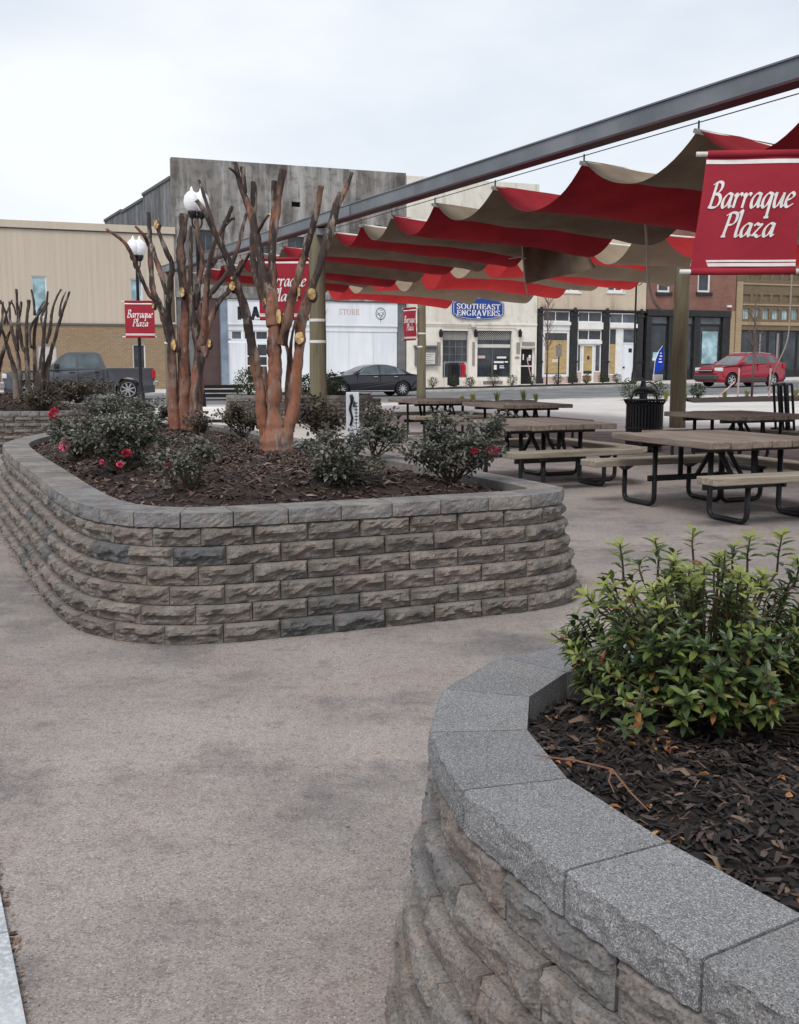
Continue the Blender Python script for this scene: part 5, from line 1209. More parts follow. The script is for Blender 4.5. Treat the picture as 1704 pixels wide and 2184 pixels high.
# canopy: sagging strips of canvas between pipes
def xb(y): return NPO.x + (y-NPO.y)*UB.x/UB.y
PY = [7.0, 8.4, 9.8, 11.3, 12.9, 14.9, 16.95, 18.7, 20.2, 21.4, 22.6, 24.0, 25.4, 26.8, 28.2, 29.6, 31.0, 32.4]
WID = 8.3
can = thing('shade_canopy', 'wavy red and tan canvas strip canopy sagging between white pipes', 'canopy', (2.0, 22.0, 3.3)); org = can.location
rnd = random.Random(17); pipes = []
for i, y in enumerate(PY):
    p = Vector((xb(y)+.12, y, 4.16)) + NB_*.1; q = p + NB_*WID; q.z = 3.84 + .06*math.sin(i*1.3); m_ = p.lerp(q, .5); m_.z -= .06 + .03*math.sin(i*2.1)
    pipes.append((p, m_, q))
    b = MB(org); b.tube([p-NB_*.06, m_-NB_*.02], .03, 8); b.build('pipe', M['pvc'], can, True); b = MB(org); b.tube([m_+NB_*.04, q+NB_*.06], .03, 8); b.build('pipe', M['pvc'], can, True)
    b = MB(org); b.tube([p+Vector((0, 0, .02)), p+Vector((0, 0, .12))], .012, 6); b.build('hanger', M['cable'], can); b = MB(org); b.tube([q+Vector((0, 0, .02)), q+Vector((0, 0, .12))], .012, 6); b.build('hanger', M['cable'], can)
def strip(i, bay, colr, sag, t0=0, t1=1, shift=0, drop=0, name='canvas_strip', label=None):
    a, c = (0, 1) if bay == 0 else (1, 2); P0, P1, Q0, Q1 = pipes[i][a], pipes[i][c], pipes[i+1][a], pipes[i+1][c]; b = MB(org); nu, nv = 16, 12
    g0, g1 = (.0, .055) if bay == 0 else (.055, .0)
    for u in range(nu+1):
        tu = u/nu
        for v in range(nv+1):
            tv = v/nv; tw = t0 + (g0 + tv*(1-g0-g1))*(t1-t0)
            e = P0.lerp(P1, tw).lerp(Q0.lerp(Q1, tw), tu); s_ = sag*(1 + .16*fnoise(i*1.7, bay*5, tv*2.0) - .10*math.sin(tv*math.pi))*4*tu*(1-tu)
            e.z += -s_ + .03 + .03*fnoise(e.x*1.3, e.y*1.3, i) - drop*tv*4*tu*(1-tu); e += (Q0-P0).normalized()*(shift*4*tu*(1-tu))
            e.z += .012*math.sin(tv*40+i)*4*tu*(1-tu)*(1 if tv in (0, 1) else .3)
            b.v.append(e)
    n = nv+1
    for u in range(nu):
        for v in range(nv): b.f.append((u*n+v, (u+1)*n+v, (u+1)*n+v+1, u*n+v+1))
    b.build(name, M[colr], can, True, label=label)
for i in range(len(PY)-1):
    L = (PY[i+1]-PY[i])/UB.y; sg = .30 + .07*L
    red0 = i % 2 == 0
    # PY[5]..PY[6] is tan, counted from the photograph's scallops
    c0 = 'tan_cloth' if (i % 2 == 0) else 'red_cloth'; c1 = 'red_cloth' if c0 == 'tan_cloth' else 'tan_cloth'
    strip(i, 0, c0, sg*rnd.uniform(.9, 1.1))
    c1 = c1.replace('_cloth', '_lit')  # far bay uses the copies with the light painted in
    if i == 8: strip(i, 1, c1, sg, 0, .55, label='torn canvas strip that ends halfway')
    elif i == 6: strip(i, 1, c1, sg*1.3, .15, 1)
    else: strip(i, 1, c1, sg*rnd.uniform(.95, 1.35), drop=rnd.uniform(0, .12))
# cables along both edges and the middle
for nm, idx, dz in (('edge_cable', 0, .1), ('edge_cable', 0, .2), ('middle_cable', 1, .06), ('far_cable', 2, .1)):
    b = MB(org); pts = [p[idx] + Vector((0, 0, dz + (.06 if dz == .2 else 0))) for p in pipes]
    if nm != 'middle_cable': pts = [pts[0] - UB*1.0 + Vector((0, 0, .1))] + pts + [pts[-1] + UB*1.2 + Vector((0, 0, .05))]
    b.tube(pts, .007, 5); b.build(nm, M['cable'], can)
# a loose flap of tan canvas hanging from the middle
b = MB(org); f0, f1 = at(1112, 500, 21.5), at(1225, 480, 21.9); nu, nv = 10, 10
g0, g1 = at(1120, 606, 21.2), at(1268, 572, 22.4); 
for u in range(nu+1):
    for v in range(nv+1):
        e = f0.lerp(f1, u/nu).lerp(g0.lerp(g1, u/nu), v/nv); e.y += .18*math.sin(u*.7+v*.35)*(v/nv) + .08*math.sin(u*1.9); b.v.append(e)
for u in range(nu):
    for v in range(nv): b.f.append((u*(nv+1)+v, (u+1)*(nv+1)+v, (u+1)*(nv+1)+v+1, u*(nv+1)+v+1))
b.build('hanging_flap', M['tan_cloth'], can, True, label='loose tan canvas flap hanging down')
for pts, rr in (([(1112,505,20.6),(1116,560,20.5),(1120,600,20.5),(1128,640,20.5)], .014), ([(1373,448,17.5),(1378,500,17.4),(1380,560,17.4),(1384,610,17.4),(1395,645,17.5),(1412,662,17.7)], .022), ([(1085,552,20.6),(1110,548,20.5),(1122,551,20.5)], .010), ([(1690,560,12.0),(1686,640,12.0),(1680,720,12.0),(1662,768,12.0),(1648,800,12.1),(1638,832,12.2)], .008), ([(1562,478,15.2),(1590,486,15.2),(1640,478,15.3)], .012)):
    b = MB(org); b.tube(smooth_line([at(*p) for p in pts], 5), rr, 6); b.build('loose_strap', M['rope'], can, True)

# ---- banners
def banner(label, tr, w, h, rz, scale_text=1.0, arm=.16, group='red plaza banners', shear=0.0):
    """tr: the top corner next to the post; the cloth hangs to the left of it"""
    r = thing('banner', label, 'banner', tr, rz, group)
    wav = lambda x, z: .012*math.sin(x*7+z*3) + .02*math.sin(z*4.2)
    b = MB(); nx, nz_ = 16, 18
    for i in range(nx+1):
        for j in range(nz_+1):
            x, z = -w*i/nx, -h*j/nz_; b.v.append(Vector((x*(1+shear/w*j/nz_), wav(x, z), z)))
    for i in range(nx):
        for j in range(nz_): b.f.append((i*(nz_+1)+j, i*(nz_+1)+j+1, (i+1)*(nz_+1)+j+1, (i+1)*(nz_+1)+j))
    fr = b.build('cloth', M['banner_cloth'], r, True)
    for z in (-.0, -h):
        b = MB(); b.tube([(arm, 0, z), (-w-.10+shear*z/h, 0, z)], .024, 8); b.build('arm', M['pvc'], r, True)
        b = MB(); s = -1 if z == 0 else 1; b.tube([(-.005, -.002, z), (-w+.005+shear*z/h, -.002, z)], .034, 10); b.build('pole_sleeve', M['banner_cloth'], r, True)
        q = MB()
        for (z0, z1) in (((z+s*.055, z+s*.095),) if z == 0 else ((z+.05, z+.082), (z+.092, z+.112))):
            for i in range(nx):
                kx_ = 1-shear/w*z0/h; xa, xc = -w*i/nx*kx_, -w*(i+1)/nx*kx_; q.add([(xa, wav(xa, z0)-.006, z0), (xc, wav(xc, z0)-.006, z0), (xc, wav(xc, z1)-.006, z1), (xa, wav(xa, z1)-.006, z1)], [(0, 1, 2, 3)])
        q.build('white_stripe', M['ink_white'], fr)
    H = h*.20; cx = -w*.49
    for txt, zt, k, hh in (('Barraque', -.255-.2, .83, 1.06), ('Plaza', -.50-.2, .50, .98)):
        t, tw_ = text_mesh(txt, H*hh/.9, nib=.105, ang=32, thin=.035, slant=.17, gap=.015)
        kx = w*k/tw_*1.03; zc = h*zt
        for rim, mm, dy, nmx in ((1, 'ink_white', -.008, 'lettering'),):
            t.v = [Vector((cx+v.x*kx, wav(cx+v.x*kx, zc+v.z)+dy, zc+v.z)) for v in t.v] if not shear else [Vector(((cx+v.x*kx)*(1-shear/w*(zc+v.z)/h), wav(cx+v.x*kx, zc+v.z)+dy, zc+v.z)) for v in t.v]; t.build(nmx, M[mm], fr)
    return r
pN = at(1704, 322, 11.15)
banner('large red banner with white script lettering at the right edge', at(1709, 326, 10.6), .895, 1.115, R(-4), arm=.5, shear=.12)
banner('red banner on the pole, half hidden behind the front trunks', at(658, 552, 22.95), 1.05, 1.25, R(3), arm=.1)
banner('red banner on the left street lamp in front of the beige building', at(329, 643, 37.2), 1.0, 1.2, R(8), arm=.05)
banner('narrow red banner turned side on beside the far pole', at(888, 656, 41.3), .9, 1.2, R(-58), arm=.1)

# ================================================================== PICNIC TABLES
M['plank'] = mat('weathered_plank', (.205, .158, .132), (.15, .116, .098), 2.5, .85, stretch=(1.5, 14, 14), bmp=.5, bscale=6, rnd=.14, c3=(.25, .205, .168), s3=1.2)
M['plank_end'] = mat('pale_plank', (.40, .34, .25), (.31, .26, .19), 3, .85, stretch=(1.5, 14, 14), bmp=.4, bscale=6, rnd=.1)
M['bench'] = mat('weathered_bench_plank', (.265, .22, .175), (.195, .16, .125), 2.5, .85, stretch=(1.5, 14, 14), bmp=.5, bscale=6, rnd=.12, c3=(.33, .285, .23), s3=1.2)
M['frame'] = mat('black_tube', (.012, .012, .014), (.02, .02, .022), 12, .42, .1)
def bent(pts, rad=.07, n=4):
    """polyline with rounded corners"""
    P = [Vector(p) for p in pts]; out = [P[0]]
    for a, m_, c in zip(P, P[1:], P[2:]):
        u, v = (a-m_).normalized(), (c-m_).normalized(); s, e = m_+u*rad, m_+v*rad
        for k in range(n+1): t = k/n; out.append((s*(1-t)+m_*t)*(1-t) + (m_*(1-t)+e*t)*t)
    return out + [P[-1]]
TW, TL, TZ, BZ, TH = 1.44, 1.56, .75, .46, .068
plank_me = MB().cbox(-TL/2, TL/2, -.1135, .1135, 0, TH, .007).mesh('plank', M['plank']); bench_me = MB().cbox(-.89, .89, -.14, .14, 0, TH, .007).mesh('bench_plank', M['bench'])
def table(label, c, rz, first=[None]):
    if first[0]:
        r = copy_tree(first[0]); r.location = (*c, 0); r.rotation_euler = (0, 0, rz); r['label'] = label
        for ch in r.children:
            if ch.name.startswith('plank') or ch.name.startswith('bench'): pass
        return r
    r = thing('picnic_table', label, 'picnic table', (*c, 0), rz, 'square plank picnic tables with three benches'); first[0] = r
    rn_ = random.Random(2)
    for k in range(6):
        o = link('plank', plank_me, r); o.location = (-TW/2+.12+k*.24, rn_.uniform(-.01, .01), TZ-TH+rn_.uniform(-.003, .003)); o.rotation_euler = (0, 0, math.pi/2)
    for v in (-.42, .42): MB().box(-.62, .62, v-.035, v+.035, TZ-TH-.05, TZ-TH-.003).build('batten', M['frame'], r)
    for side, (ux, uy) in enumerate(((0, -1), (0, 1), (1, 0))):
        d = Vector((ux, uy, 0)); a = Vector((-uy, ux, 0))
        o = link('bench', bench_me, r); o.location = d*.95 + Vector((0, 0, BZ-TH)); o.rotation_euler = (0, 0, 0 if ux == 0 else math.pi/2)
        for s in (-.42, .42):
            leg = d*.43+a*s; foot = Vector((0, 0, .028)); bt = d*.95+a*s
            b = MB(); b.tube(bent([leg+Vector((0, 0, TZ-TH-.052)), leg+foot, bt+foot, bt+Vector((0, 0, BZ-TH-.012))], .09), .026, 8); b.build('leg', M['frame'], r, True)
            b = MB(); e = a*.05; b.add([bt-e-d*.1+Vector((0, 0, BZ-TH-.001)), bt+e-d*.1+Vector((0, 0, BZ-TH-.001)), bt+e+d*.1+Vector((0, 0, BZ-TH-.001)), bt-e+d*.1+Vector((0, 0, BZ-TH-.001)), bt-e*.4-d*.03+Vector((0, 0, BZ-TH-.05)), bt+e*.4-d*.03+Vector((0, 0, BZ-TH-.05)), bt+e*.4+d*.03+Vector((0, 0, BZ-TH-.05)), bt-e*.4+d*.03+Vector((0, 0, BZ-TH-.05))], [(0,1,2,3),(7,6,5,4),(0,4,5,1),(1,5,6,2),(2,6,7,3),(3,7,4,0)]); b.build('bench_bracket', M['frame'], r)
        b = MB(); b.bar(d*.43-a*.5+Vector((0, 0, .30)), d*.43+a*.5+Vector((0, 0, .30)), .03, .06); b.build('cross_bar', M['frame'], r)
        for s in (-1, 1):
            b = MB(); b.bar(d*.43+a*.1*s+Vector((0, 0, .30)), d*.28+a*.22*s+Vector((0, 0, TZ-TH-.03)), .02, .05, a); b.build('brace', M['frame'], r)
    return r
table('nearest picnic table at the right edge with its benches cropped', (3.16, 10.55), R(23))
table('picnic table just right of the broad rose bush', (1.66, 13.25), R(24))
table('picnic table behind the nearest one, beside the trash can', (4.92, 15.5), R(22))
table('middle far picnic table left of the trash can', (2.14, 19.5), R(24))
table('farthest picnic table in front of the far timber pole', (.72, 21.7), R(22))

# ================================================================== PLAZA FURNITURE
def trash_can():
    x, y = gp(1372, 962); r = thing('trash_can', 'black slatted metal trash can with domed lid before timber pole', 'trash can', (x, y, 0)); R0, H = .30, .80
    MB().lathe((0, 0, .06), [(R0*.86, 0), (R0*.86, H-.1)], 24).build('liner', M['void'], r)
    for z in (.05, H*.5, H): MB().lathe((0, 0, z-.02), [(R0+.004, 0), (R0+.014, .01), (R0+.014, .035), (R0+.004, .045)], 28).build('ring', M['iron'], r)
    me = MB().bar((0, -R0, .04), (0, -R0, H-.02), .03, .012, (0, 1, 0)).mesh('slat', M['iron'])
    for k in range(36): o = link('slat', me, r); o.rotation_euler = (0, 0, 2*math.pi*k/36)
    top = MB(); top.bar((0, -R0, H-.02), (0, -R0-.05, H+.06), .028, .01, (0, 1, .5)); me2 = top.mesh('flare', M['iron'])
    for k in range(36): o = link('flared_tip', me2, r); o.rotation_euler = (0, 0, 2*math.pi*k/36)
    MB().lathe((0, 0, H+.05), [(R0+.045, 0), (R0+.06, .01), (R0+.05, .025), (R0+.035, .015)], 28).build('rim', M['iron'], r)
    MB().lathe((0, 0, H+.17), [(R0*.72, 0), (R0*.74, .015), (R0*.6, .06), (R0*.3, .10), (.02, .115)], 24).build('dome_lid', M['iron'], r, True)
    for k in range(3):
        a = 2*math.pi*k/3+.4; b = MB(); b.tube([(math.cos(a)*R0*.9, math.sin(a)*R0*.9, H), (math.cos(a)*R0*.7, math.sin(a)*R0*.7, H+.18)], .012, 6); b.build('lid_bracket', M['iron'], r)
trash_can()
def hydrant():
    x, y = gp(1382, 868); y0 = 26.0; p = at(1372, 815, 27.5); r = thing('hydrant', 'black cast iron hand pump standing behind the trash can', 'hand pump', (p.x, p.y, 0)); b = MB()
    b.lathe((0, 0, 0), [(.16, 0), (.15, .06), (.10, .1), (.095, .75), (.13, .78), (.13, .84), (.08, .9), (.06, 1.02), (.02, 1.06)], 14); b.build('body', M['iron'], r, True)
    b = MB(); b.tube(smooth_line([(0, 0, .95), (.15, 0, 1.0), (.32, 0, .9), (.42, 0, .66)], 5), .02, 6); b.build('handle', M['iron'], r, True)
    b = MB(); b.tube([(0, 0, .7), (-.14, 0, .72), (-.2, 0, .64)], [.04, .035, .03], 8); b.build('spout', M['iron'], r, True)
hydrant()
def bike_rack():
    p = at(1676, 880, 23.5); z0 = 0; r = thing('bike_rack', 'black metal rack of leaning bars beyond the right tables', 'bike rack', (p.x, p.y, 0))
    for k, dx in enumerate((-.15, 0, .15)):
        b = MB(); b.tube(bent([(dx+.05, 0, .0), (dx-.05, .0, 1.02), (dx-.05, .3, 1.02), (dx+.05, .3, 0)], .06), .03 if k != 1 else .045, 8); b.build('hoop', M['iron'], r, True)
    b = MB(); b.bar((-.2, 0, .03), (.22, 0, .03), .05, .04); b.bar((-.2, .34, .03), (.22, .34, .03), .05, .04); b.build('base_rail', M['iron'], r)
bike_rack()
def marker():
    p = at(752, 880, 9.6); b0 = .70; r = thing('marker_board', 'narrow white board with a dark hose fixed to it among the roses', 'marker', (p.x, p.y, b0)); w = .058
    zt = at(752, 836, 9.6).z - b0
    MB().cbox(-w, w, -.012, .012, -.05, zt, .003).build('board', M['white'], r)
    b = MB(); pts = [(-.012+.01*math.sin(k*1.3), -.03, zt-.02-k*.035) for k in range(9)]; b.tube(pts, [.014, .018, .012, .011, .012, .01, .012, .011, .01], 6); b.build('hose', M['iron'], r, True)
    b = MB(); b.tube([(-.012, -.03, zt-.07), (.02, -.034, zt-.09), (.012, -.034, zt-.13)], .009, 6); b.build('tap', M['az_dark'] if 'az_dark' in M else AZ[0], r, True)
    for k in range(7): z = zt-.1-k*.03; MB().box(.018, .05, -.0135, -.0125, z, z+.008).build('scale_mark', M['ink_black'], r)
    for zz in (zt-.09,): MB().box(.03, .036, -.0137, -.0127, zt-.34, zt-.1).build('scale_line', M['ink_black'], r)
marker()
# black slatted bench and pale kerb block beyond the rear tree
def far_bench():
    p = at(455, 850, 31); r = thing('slatted_bench', 'long dark slatted bench seen between the crape myrtle trunks', 'bench', (p.x, p.y, 0), R(8))
    for k in range(3): MB().cbox(-.95, .85, .22+k*.012, .25+k*.012, .50+k*.13, .60+k*.13, .006).build('back_slat', M['iron'], r)
    for k in range(4): MB().cbox(-.95, .85, -.22+k*.1, -.14+k*.1, .42, .45, .006).build('seat_slat', M['iron'], r)
    for x in (-.8, .7):
        b = MB(); b.bar((x, -.2, 0), (x, -.2, .42), .05, .05); b.bar((x, .2, 0), (x, .27, .86), .05, .05); b.bar((x, -.2, .40), (x, .24, .40), .05, .04); b.build('leg_frame', M['iron'], r)
far_bench()
def kerb_block():
    p = at(465, 862, 27); r = thing('kerb_block', 'pale concrete block with a dark slot beside the rear trunk', 'concrete block', (p.x, p.y, 0)); 
    MB().cbox(-.6, .45, -.25, .25, 0, .38, .02).build('block', M['white_trim'], r); MB().box(-.55, -.2, -.256, -.252, .24, .29).build('slot', M['void'], r); MB().box(-.6, .2, -.3, -.253, 0, .08).build('foot', M['iron'], r)
kerb_block()
# ================================================================== VEHICLES
def paint(name, c, rough=.25, metallic=.3):
    m, nt, b = base_mat(name, rough, metallic, .5); b.inputs['Coat Weight'].default_value = .6; b.inputs['Coat Roughness'].default_value = .08
    v = coords(nt); cl = mixc(nt, ramp(nt, noise(nt, v, 1.5, 3), .35, .7), c, tuple(x*.85 for x in c)); nt.links.new(cl, b.inputs['Base Color']); return m
M['p_grey'] = paint('dark_grey_paint', (.085, .09, .105)); M['p_black'] = paint('black_paint_metallic', (.018, .018, .024)); M['p_red'] = paint('red_paint', (.36, .012, .028))
M['tyre'] = plain('tyre_rubber', (.014, .014, .015), .9); M['alloy'] = plain('alloy', (.62, .62, .64), .3, .7); M['chrome'] = plain('chrome', (.75, .75, .77), .12, .9)
M['trim'] = plain('black_trim', (.02, .02, .022), .6); M['carglass'] = glass_mat('car_glass', (.045, .06, .066), .05, .7); M['cladding'] = plain('grey_cladding', (.06, .062, .068), .7)
M['lamp_clear'] = plain('headlamp', (.8, .8, .78), .15, .1); M['lamp_red'] = plain('tail_lamp', (.45, .015, .02), .2)
def car(name, label, cat, loc, rz, L, W, H, prof, arches, gh, roof_w, pm, belt, wheel_r, rims, sill_m=None, clad=None, spokes=5):
    """prof: side outline above the sill as (x, z); gh: greenhouse outline (x, z) from front base over the roof to rear base.
    The body is lofted across the width so that sides curve in towards sill and shoulder."""
    r = thing(name, label, cat, loc, rz)
    b = MB(); z0 = wheel_r*.62
    # closed lower outline with wheel arches cut in
    out = [(x, z) for x, z in prof]; bottom = []
    x_front, x_back = prof[0][0], prof[-1][0]
    seq = [(x_back, z0+.04)]
    for ax in sorted(arches, reverse=True):
        ra = wheel_r*1.16
        a0 = math.asin(max(-1, min(1, (z0-wheel_r)/ra)))
        n = 12
        for k in range(n+1):
            t = a0 + (math.pi-2*a0)*k/n; seq.append((ax+math.cos(t)*ra, wheel_r+math.sin(t)*ra))
    seq.append((x_front, z0+.04)); poly = out + seq
    def half(z):                                # half width by height: tucked under at the sill and in at the shoulder
        t = (z-z0)/(belt-z0)
        return W/2*(1 - .035*(1-min(1, max(0, t*2.2)))**2 - .05*max(0, t-.55)**1.2*2.2)
    def taper(x): 
        u = abs((x-(x_front+x_back)/2)/(L/2)); return 1 - .11*max(0, u-.72)**1.5/.28**1.5
    n = len(poly); o = 0; lay = []
    for sgn in (-1, 1): lay.append([Vector((x, sgn*half(z)*taper(x), z)) for x, z in poly])
    inn = [[Vector((v.x, v.y*.93, v.z+(.012 if i < len(out) else 0))) for i, v in enumerate(l)] for l in lay]
    vs = lay[0] + inn[0] + inn[1] + lay[1]; fs = [tuple(range(n))[::-1]]
    for a in range(3): fs += [(a*n+i, a*n+(i+1) % n, (a+1)*n+(i+1) % n, (a+1)*n+i) for i in range(n)]
    fs.append(tuple(3*n+i for i in range(n)))
    b.add(vs, fs); body = b.build('body', pm, r)
    # greenhouse
    g = MB(); m_ = len(gh); zt = max(z for _, z in gh); zb = min(z for _, z in gh)
    def gw(z): t = (z-zb)/(zt-zb); return (W/2*.93)*(1-t) + roof_w/2*t
    la = [Vector((x, -gw(z), z)) for x, z in gh]; lb = [Vector((x, gw(z), z)) for x, z in gh]
    g.add(la+lb, [tuple(range(m_))[::-1], tuple(range(m_, 2*m_))] + [(i, i+1, m_+i+1, m_+i) for i in range(m_-1)]); cab = g.build('cabin', pm, r, False)
    def side_pt(x, z, sgn, k=.006): return Vector((x, sgn*(gw(z)+k), z))
    return r, body, cab, side_pt, gw
def panes(cab, side_pt, quads, m=None):
    for q in quads:
        for sgn in (-1, 1):
            b = MB(); n = len(q); vs = [side_pt(x, z, sgn) for x, z in q]; b.add(vs, [tuple(range(n)) if sgn > 0 else tuple(range(n))[::-1]]); b.build('side_window', m or M['carglass'], cab)
def screen(cab, gw, p, q, nm, ins=.08):
    (x0, z0), (x1, z1) = p, q; d = Vector((x1-x0, 0, z1-z0)).normalized(); nrm = Vector((-d.z, 0, d.x)); 
    if nrm.z < 0: nrm = -nrm
    a, c = Vector((x0, 0, z0))+d*.03, Vector((x1, 0, z1))-d*.05; w0, w1 = gw(a.z)-ins, gw(c.z)-ins; o = nrm*.006
    MB().add([a+o+Vector((0, -w0, 0)), a+o+Vector((0, w0, 0)), c+o+Vector((0, w1, 0)), c+o+Vector((0, -w1, 0))], [(0, 1, 2, 3)]).build(nm, M['carglass'], cab)
def wheels(r, arches, W, wr, rim_k=.66, spokes=5, rimw=.22):
    for ax in arches:
        for sgn in (-1, 1):
            y = sgn*(W/2-.125); b = MB(); n = 24; prof = [(wr*.60, -.10), (wr*.93, -.11), (wr, -.08), (wr, .08), (wr*.93, .11), (wr*.60, .10)]
            for i, (rr, yy) in enumerate(prof):
                for k in range(n): a = 2*math.pi*k/n; b.v.append(Vector((ax+rr*math.cos(a), y+yy, wr+rr*math.sin(a))))
            for i in range(len(prof)-1):
                for k in range(n): b.f.append((i*n+k, i*n+(k+1) % n, (i+1)*n+(k+1) % n, (i+1)*n+k))
            t = b.build('wheel', M['tyre'], r, True)
            b = MB(); R1 = wr*rim_k
            for rr0, rr1, ya, yb in ((R1, R1*.9, .105, .10), (R1*.9, R1*.86, .10, .06)):
                for k in range(n):
                    a0, a1 = 2*math.pi*k/n, 2*math.pi*(k+1)/n; b.add([(ax+rr0*math.cos(a0), y+sgn*ya, wr+rr0*math.sin(a0)), (ax+rr0*math.cos(a1), y+sgn*ya, wr+rr0*math.sin(a1)), (ax+rr1*math.cos(a1), y+sgn*yb, wr+rr1*math.sin(a1)), (ax+rr1*math.cos(a0), y+sgn*yb, wr+rr1*math.sin(a0))], [(0, 1, 2, 3)])
            for k in range(spokes):
                a = 2*math.pi*k/spokes+.3; c, s = math.cos(a), math.sin(a); b.bar((ax+c*R1*.12, y+sgn*.085, wr+s*R1*.12), (ax+c*R1*.9, y+sgn*.088, wr+s*R1*.9), R1*rimw, .025, (0, 1, 0))
            b.tube([(ax, y+sgn*.06, wr), (ax, y+sgn*.1, wr)], R1*.2, 10); b.build('rim', M['alloy'], t)
            MB().tube([(ax, y+sgn*.03, wr), (ax, y+sgn*.035, wr)], R1*.98, 20).build('brake_disc', M['trim'], t)
def lamps(r, spots):
    for nm, m, x0, x1, y0, y1, z0, z1 in spots:
        for sgn in (-1, 1): MB().cbox(x0, x1, min(sgn*y0, sgn*y1), max(sgn*y0, sgn*y1), z0, z1, .02).build(nm, M[m], r)
def road_spot(px, py, off):
    s, _ = fac(px, py, off); p = sxy(s, off); return p.x, p.y, gz(p.x, p.y)+.004

# dark grey crew-cab pickup (front towards the left of the picture = -x)
x, y, z = road_spot(170, 820, 48.9)
W = 2.0; wr = .43; ar = (-1.95, 1.82)
prof = [(-2.93, .55), (-2.95, .95), (-2.86, 1.12), (-2.2, 1.19), (-1.25, 1.22), (-.9, 1.26), (1.0, 1.26), (1.06, 1.30), (2.86, 1.30), (2.9, 1.25), (2.92, .62)]
gh = [(-1.30, 1.20), (-.62, 1.86), (-.42, 1.93), (.62, 1.93), (.78, 1.88), (1.02, 1.25)]
r, body, cab, sp, gw = car('pickup_truck', 'dark grey crew cab pickup truck parked before the beige building', 'pickup truck', (x, y, z), YAW, 5.85, W, 1.93, prof, ar, gh, 1.42, M['p_grey'], 1.28, wr, None)
panes(cab, sp, [[(-1.02, 1.30), (-.55, 1.82), (-.18, 1.85), (-.18, 1.30)], [(-.06, 1.30), (-.06, 1.85), (.55, 1.85), (.70, 1.72), (.74, 1.30)]])
screen(cab, gw, gh[0], gh[1], 'windscreen'); screen(cab, gw, gh[5], gh[4], 'rear_window', .12)
wheels(r, ar, W, wr, .70, 8, .2)
MB().box(1.06, 2.84, -.9, .9, .62, 1.28).build('bed_floor', M['trim'], r) if False else None
lamps(r, [('tail_lamp', 'lamp_red', 2.80, 2.945, .80, .985, .88, 1.22), ('headlamp', 'lamp_clear', -2.97, -2.80, .62, .95, .90, 1.08)])
MB().cbox(2.86, 3.06, -.95, .95, .58, .78, .03).build('rear_bumper', M['chrome'], r); MB().cbox(-3.08, -2.88, -.98, .98, .50, .76, .04).build('front_bumper', M['chrome'], r)
MB().cbox(-2.985, -2.93, -.60, .60, .80, 1.10, .02).build('grille', M['chrome'], r)
for sgn in (-1, 1):
    for xx in (-.34, .62): MB().cbox(xx-.11, xx+.11, min(sgn*.985, sgn*1.012), max(sgn*.985, sgn*1.012), 1.12, 1.155, .008).build('door_handle', M['trim'], r)
    for xx in (-1.06, -.12, .86, 1.035): MB().box(xx-.006, xx+.006, min(sgn*.968, sgn*.9935), max(sgn*.968, sgn*.9935), .5, 1.22).build('door_seam', M['trim'], body)
    MB().cbox(-1.02, -.82, min(sgn*.98, sgn*1.16), max(sgn*.98, sgn*1.16), 1.30, 1.48, .03).build('mirror', M['trim'], r)
    MB().cbox(-1.4, 1.25, min(sgn*.86, sgn*.99), max(sgn*.86, sgn*.99), .30, .37, .015).build('side_step', M['trim'], r)
MB().box(-1.45, 1.3, -.8, .8, .3, .6).build('underbody', M['trim'], r)

# black saloon
x, y, z = road_spot(782, 830, 49.8)
W = 1.85; wr = .345; ar = (-1.50, 1.44)
prof = [(-2.40, .42), (-2.46, .58), (-2.38, .72), (-2.1, .83), (-1.5, .93), (-1.0, .985), (-.5, .99), (1.45, 1.01), (1.9, 1.02), (2.38, .95), (2.44, .80), (2.46, .50)]
gh = [(-1.02, .975), (-.72, 1.15), (-.25, 1.36), (.05, 1.43), (.35, 1.455), (.75, 1.44), (1.15, 1.36), (1.55, 1.20), (1.92, 1.0)]
r, body, cab, sp, gw = car('black_sedan', 'black four door sedan parked before the white storefront', 'car', (x, y, z), YAW, 4.92, W, 1.455, prof, ar, gh, 1.16, M['p_black'], 1.0, wr, None)
panes(cab, sp, [[(-.72, 1.02), (-.30, 1.27), (.02, 1.375), (.32, 1.40), (.32, 1.02)], [(.40, 1.02), (.40, 1.40), (.72, 1.39), (1.08, 1.31), (1.18, 1.02)], [(1.23, 1.02), (1.13, 1.30), (1.34, 1.20), (1.52, 1.04)]])
screen(cab, gw, (-.98, .99), (-.26, 1.36), 'windscreen'); screen(cab, gw, (1.88, 1.02), (1.18, 1.35), 'rear_window')
wheels(r, ar, W, wr, .76, 10, .13)
lamps(r, [('headlamp', 'lamp_clear', -2.42, -2.16, .60, .84, .66, .76), ('tail_lamp', 'lamp_red', 2.30, 2.45, .55, .86, .74, .88)])
